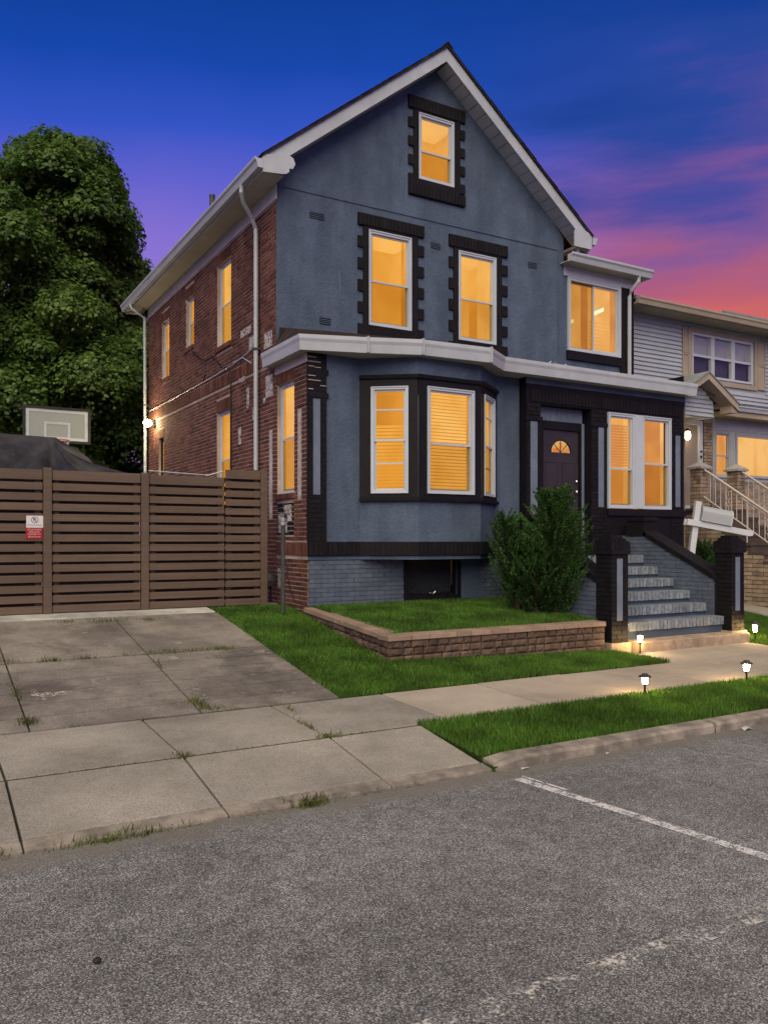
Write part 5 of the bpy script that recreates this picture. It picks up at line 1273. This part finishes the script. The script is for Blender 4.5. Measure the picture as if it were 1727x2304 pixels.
# bay with two lit windows
BY = 12.37; NB = Fr(0, BY, (1, 0), (0, -1))
b1, b2 = (15.80, 16.34, 3.21, 4.26), (16.53, 19.1, 3.24, 4.25)
bb = holed(MB(), NB, 15.76, 19.7, .6, 4.68, [b1, b2], .1, b=-.002); bb.quad((15.76, BY, .6), (15.76, NY, .6), (15.76, NY, 4.68), (15.76, BY, 4.68))
bb = bb.build('bay_wall', 'mail_grey', nb)
for i in range(34):
    a = 15.77+i*.113; MB().box(NB, a+.003, a+.110, -.01, .012, 4.29, 4.56).build('vertical_board', 'mail_grey', bb)
MB().w(15.70, 19.8, 12.0, BY+.1, 4.56, 4.68).build('bay_cornice', 'tan_trim', bb)
gutter(MB(), [(15.5, 12.02), (19.8, 12.02)], prof(4.68, 4.80, .10)).build('bay_gutter', 'white_trim', bb)
MB().prism([(11.96, 4.79), (11.96, 4.83), (12.42, 4.92), (12.42, 4.88)], lambda p, q, h: (h, p, q), 15.45, 19.8).build('bay_roof', 'membrane', bb)
window(nb, NB, *b1, glow='glow_amber', low='glow_amber', fw=.05, frame='mail_grey', b=.004, rails=(.48,), screen=False, curtain=([(.02, .46), (.52, .97)], 'glow_deep'))
window(nb, NB, *b2, kind='fixed', glow='glow_bright', fw=.06, frame='mail_grey', b=.004, curtain=([(.03, .3), (.36, .62), (.7, .97)], 'glow_blind'))
lay(bb, NB, bond(15.77, 19.6, .7, 3.16, L=.24, H=.0815), 'tan_brick', 'brick_field', .010, .02)
lt = thing('porch_lantern', 'glowing lantern beside the neighbour\'s storm door', 'lantern', (14.6, 12.3, 3.95))
MB().w(14.60, 14.68, 12.33, 12.395, 3.98, 4.16).build('back_plate', 'plastic_black', lt); MB().tube([(14.66, 12.35, 4.16), (14.74, 12.27, 4.22)], .012, 6).build('bracket', 'plastic_black', lt)
MB().lathe(14.76, 12.25, [(.02, 3.98), (.055, 4.02), (.065, 4.10), (.04, 4.17)], 12).build('bulb', 'porch_bulb', lt, smooth=True)
MB().lathe(14.76, 12.25, [(.075, 4.165), (.05, 4.20), (.015, 4.24)], 10).build('lantern_cap', 'plastic_black', lt)

# neighbour's stoop
ns = thing('neighbour_stoop', 'tan brick stoop with stairs down to the street and stone capped piers', 'stoop', (14.8, 10.4, .4))
CX0, CX1 = 14.20, 15.62; TF = Fr(CX0, 0, (0, -1), (-1, 0))
prof_ = [(12.38, .2), (12.38, 2.44)]; y, z = 11.42, 2.44; nst = 11
prof_.append((y, z)); tr_ = .285; ri_ = .178
stp = []
for i in range(nst):
    stp.append((y, z)); z -= ri_; prof_.append((y, z)); y -= tr_; prof_.append((y, z))
prof_.append((y, .2))
core = MB().prism(prof_, lambda p, q, h: (h, p, q), CX0+.012, CX1).build('stair_core', 'tan_mortar', ns)
lim = lambda Y: np.interp(Y, [y, 11.42, 11.43, 12.4], [z, 2.36, 2.40, 2.40])
bs = [(-b[1], -b[0], b[2], b[3], b[4]) for b in bond(8.2, 12.38, .35, 2.40, L=.24, H=.0815, g=.012) if b[3] < lim(b[0])-.02]
lay(core, TF, bs, 'tan_brick', 'brick', .012, .02, single=230)
for i, (yy, zz) in enumerate(stp):
    MB().w(CX0-.02, CX1+.02, yy-tr_-.02, yy+.005, zz-ri_-.05, zz-ri_+.006).build('tread', 'tan_mortar', core)
MB().w(CX0-.02, CX1+.02, 11.40, 12.38, 2.40, 2.45).build('landing', 'tan_mortar', core)
for x0 in (14.19, 15.37):
    p = MB().w(x0+.01, x0+.25, 11.46, 11.71, 2.3, 3.30).build('pier', 'tan_mortar', ns)
    F1 = Fr(0, 11.46, (1, 0), (0, -1)); S1 = Fr(x0+.01, 0, (0, -1), (-1, 0))
    lay(p, F1, bond(x0, x0+.26, 2.42, 3.27, L=.17, H=.0775, g=.012), 'tan_brick', 'brick', .01, .02, single=12)
    lay(p, S1, bond(-11.72, -11.45, 2.42, 3.27, L=.18, H=.0775, g=.012, shift=1), 'tan_brick', 'brick', .01, .02, single=12)
    cp = MB(); a0, a1, c0, c1 = x0-.05, x0+.31, 11.40, 11.77
    cp.w(a0, a1, c0, c1, 3.27, 3.315); mx, my = (a0+a1)/2, (c0+c1)/2
    cp.add([(a0, c0, 3.316), (a1, c0, 3.316), (a1, c1, 3.316), (a0, c1, 3.316), (mx, my, 3.44)], [(0, 1, 4), (1, 2, 4), (2, 3, 4), (3, 0, 4)])
    cp.build('cap_stone', 'cap_stone', p)
def railing(x, label):
    r = thing('stair_railing', label, 'railing', (x, 9.9, 1.4), 'railings of the neighbour\'s stoop')
    zt = lambda Y: 3.23-(11.40-Y)*.64; zb = lambda Y: 2.66-(11.40-Y)*.64
    MB().tube([(x, 11.44, zt(11.44)), (x, 8.45, zt(8.45))], .022, 8).build('top_rail', 'rail', r); MB().tube([(x, 11.44, zb(11.44)), (x, 8.45, zb(8.45))], .014, 8).build('bottom_rail', 'rail', r)
    MB().tube([(x, 10.42, zt(10.42)-.06), (x, 8.5, zt(8.5)-.06)], .010, 6).build('second_rail', 'rail', r)
    i = 0; Y = 11.28
    while Y > 8.5:
        sc_ = i in (3, 4, 10, 11, 17, 18)
        MB().tube([(x, Y, zb(Y)), (x, Y, zt(Y))], .009, 6).build('baluster', 'rail', r)
        if i in (3, 10, 17):
            sm = MB()
            for s in (-1, 1):
                for q in range(3):
                    cy, cz = Y-.065+s*.03, zb(Y-.06)+.12+q*.14
                    sm.tube([(x, cy+s*.038*math.cos(t)*(1-.05*t), cz+.06*math.sin(t)*(1-.05*t)) for t in np.linspace(-1.2, 4.2, 12)], .006, 5)
            sm.build('scroll', 'rail', r)
        Y -= .125; i += 1
    for Yp in (10.42, 8.5): MB().tube([(x, Yp, zb(Yp)-.45), (x, Yp, zt(Yp))], .013, 6).build('newel', 'rail', r)
railing(14.28, 'near wrought iron stair railing with scrolls on the neighbour\'s stoop'); railing(15.50, 'far wrought iron stair railing on the neighbour\'s stoop')
cb_ = MB().tube([(14.2, 11.5, 4.98), (15.0, 11.75, 4.90), (15.8, 12.3, 4.93), (16.6, 12.34, 4.86), (17.6, 12.34, 4.88), (20, 12.3, 4.95)], .014, 5).build('wire', 'plastic_black'); tag(cb_, 'black wire running across the neighbour\'s siding under the upper window', 'wire')
# far house beyond, only its grey roof shows
fh = thing('far_house', 'far house with a grey shingled hip roof at the right edge', 'house', (36, 26, .8))
MB().w(29.5, 43, 21.5, 31, .5, 8.9).build('wall', 'siding', fh)
ex0, ex1, ey0, ey1, ez = 27.9, 44, 20.6, 32, 8.95
ap0, ap1, az = 34.2, 38, 12.95
fr = MB().add([(ex0, ey0, ez), (ex1, ey0, ez), (ex1, ey1, ez), (ex0, ey1, ez), (ap0, 26.3, az), (ap1, 26.3, az)], [(0, 1, 5, 4), (1, 2, 5), (2, 3, 4, 5), (3, 0, 4), (0, 1, 2, 3)]).build('roof', 'shingle_grey', fh)
sc2 = MB()
for i in range(34):
    f0, f1 = i/34, (i+1)/34
    P_ = lambda f, a, b: (a[0]+(b[0]-a[0])*f, a[1]+(b[1]-a[1])*f-.02, a[2]+(b[2]-a[2])*f+.02)
    A, B_, Ap, Bp = (ex0, ey0, ez), (ex1, ey0, ez), (ap0, 26.3, az), (ap1, 26.3, az)
    a, b_ = P_(f0, A, Ap), P_(f0, B_, Bp); c, d = P_(f1, B_, Bp), P_(f1, A, Ap)
    up = lambda p, q: (p[0], p[1], p[2]+q)
    sc2.quad(up(a, .05), up(b_, .05), c, d); sc2.quad(a, b_, up(b_, .05), up(a, .05))
sc2.build('shingle_course', 'shingle_grey', fr, stuff=True)
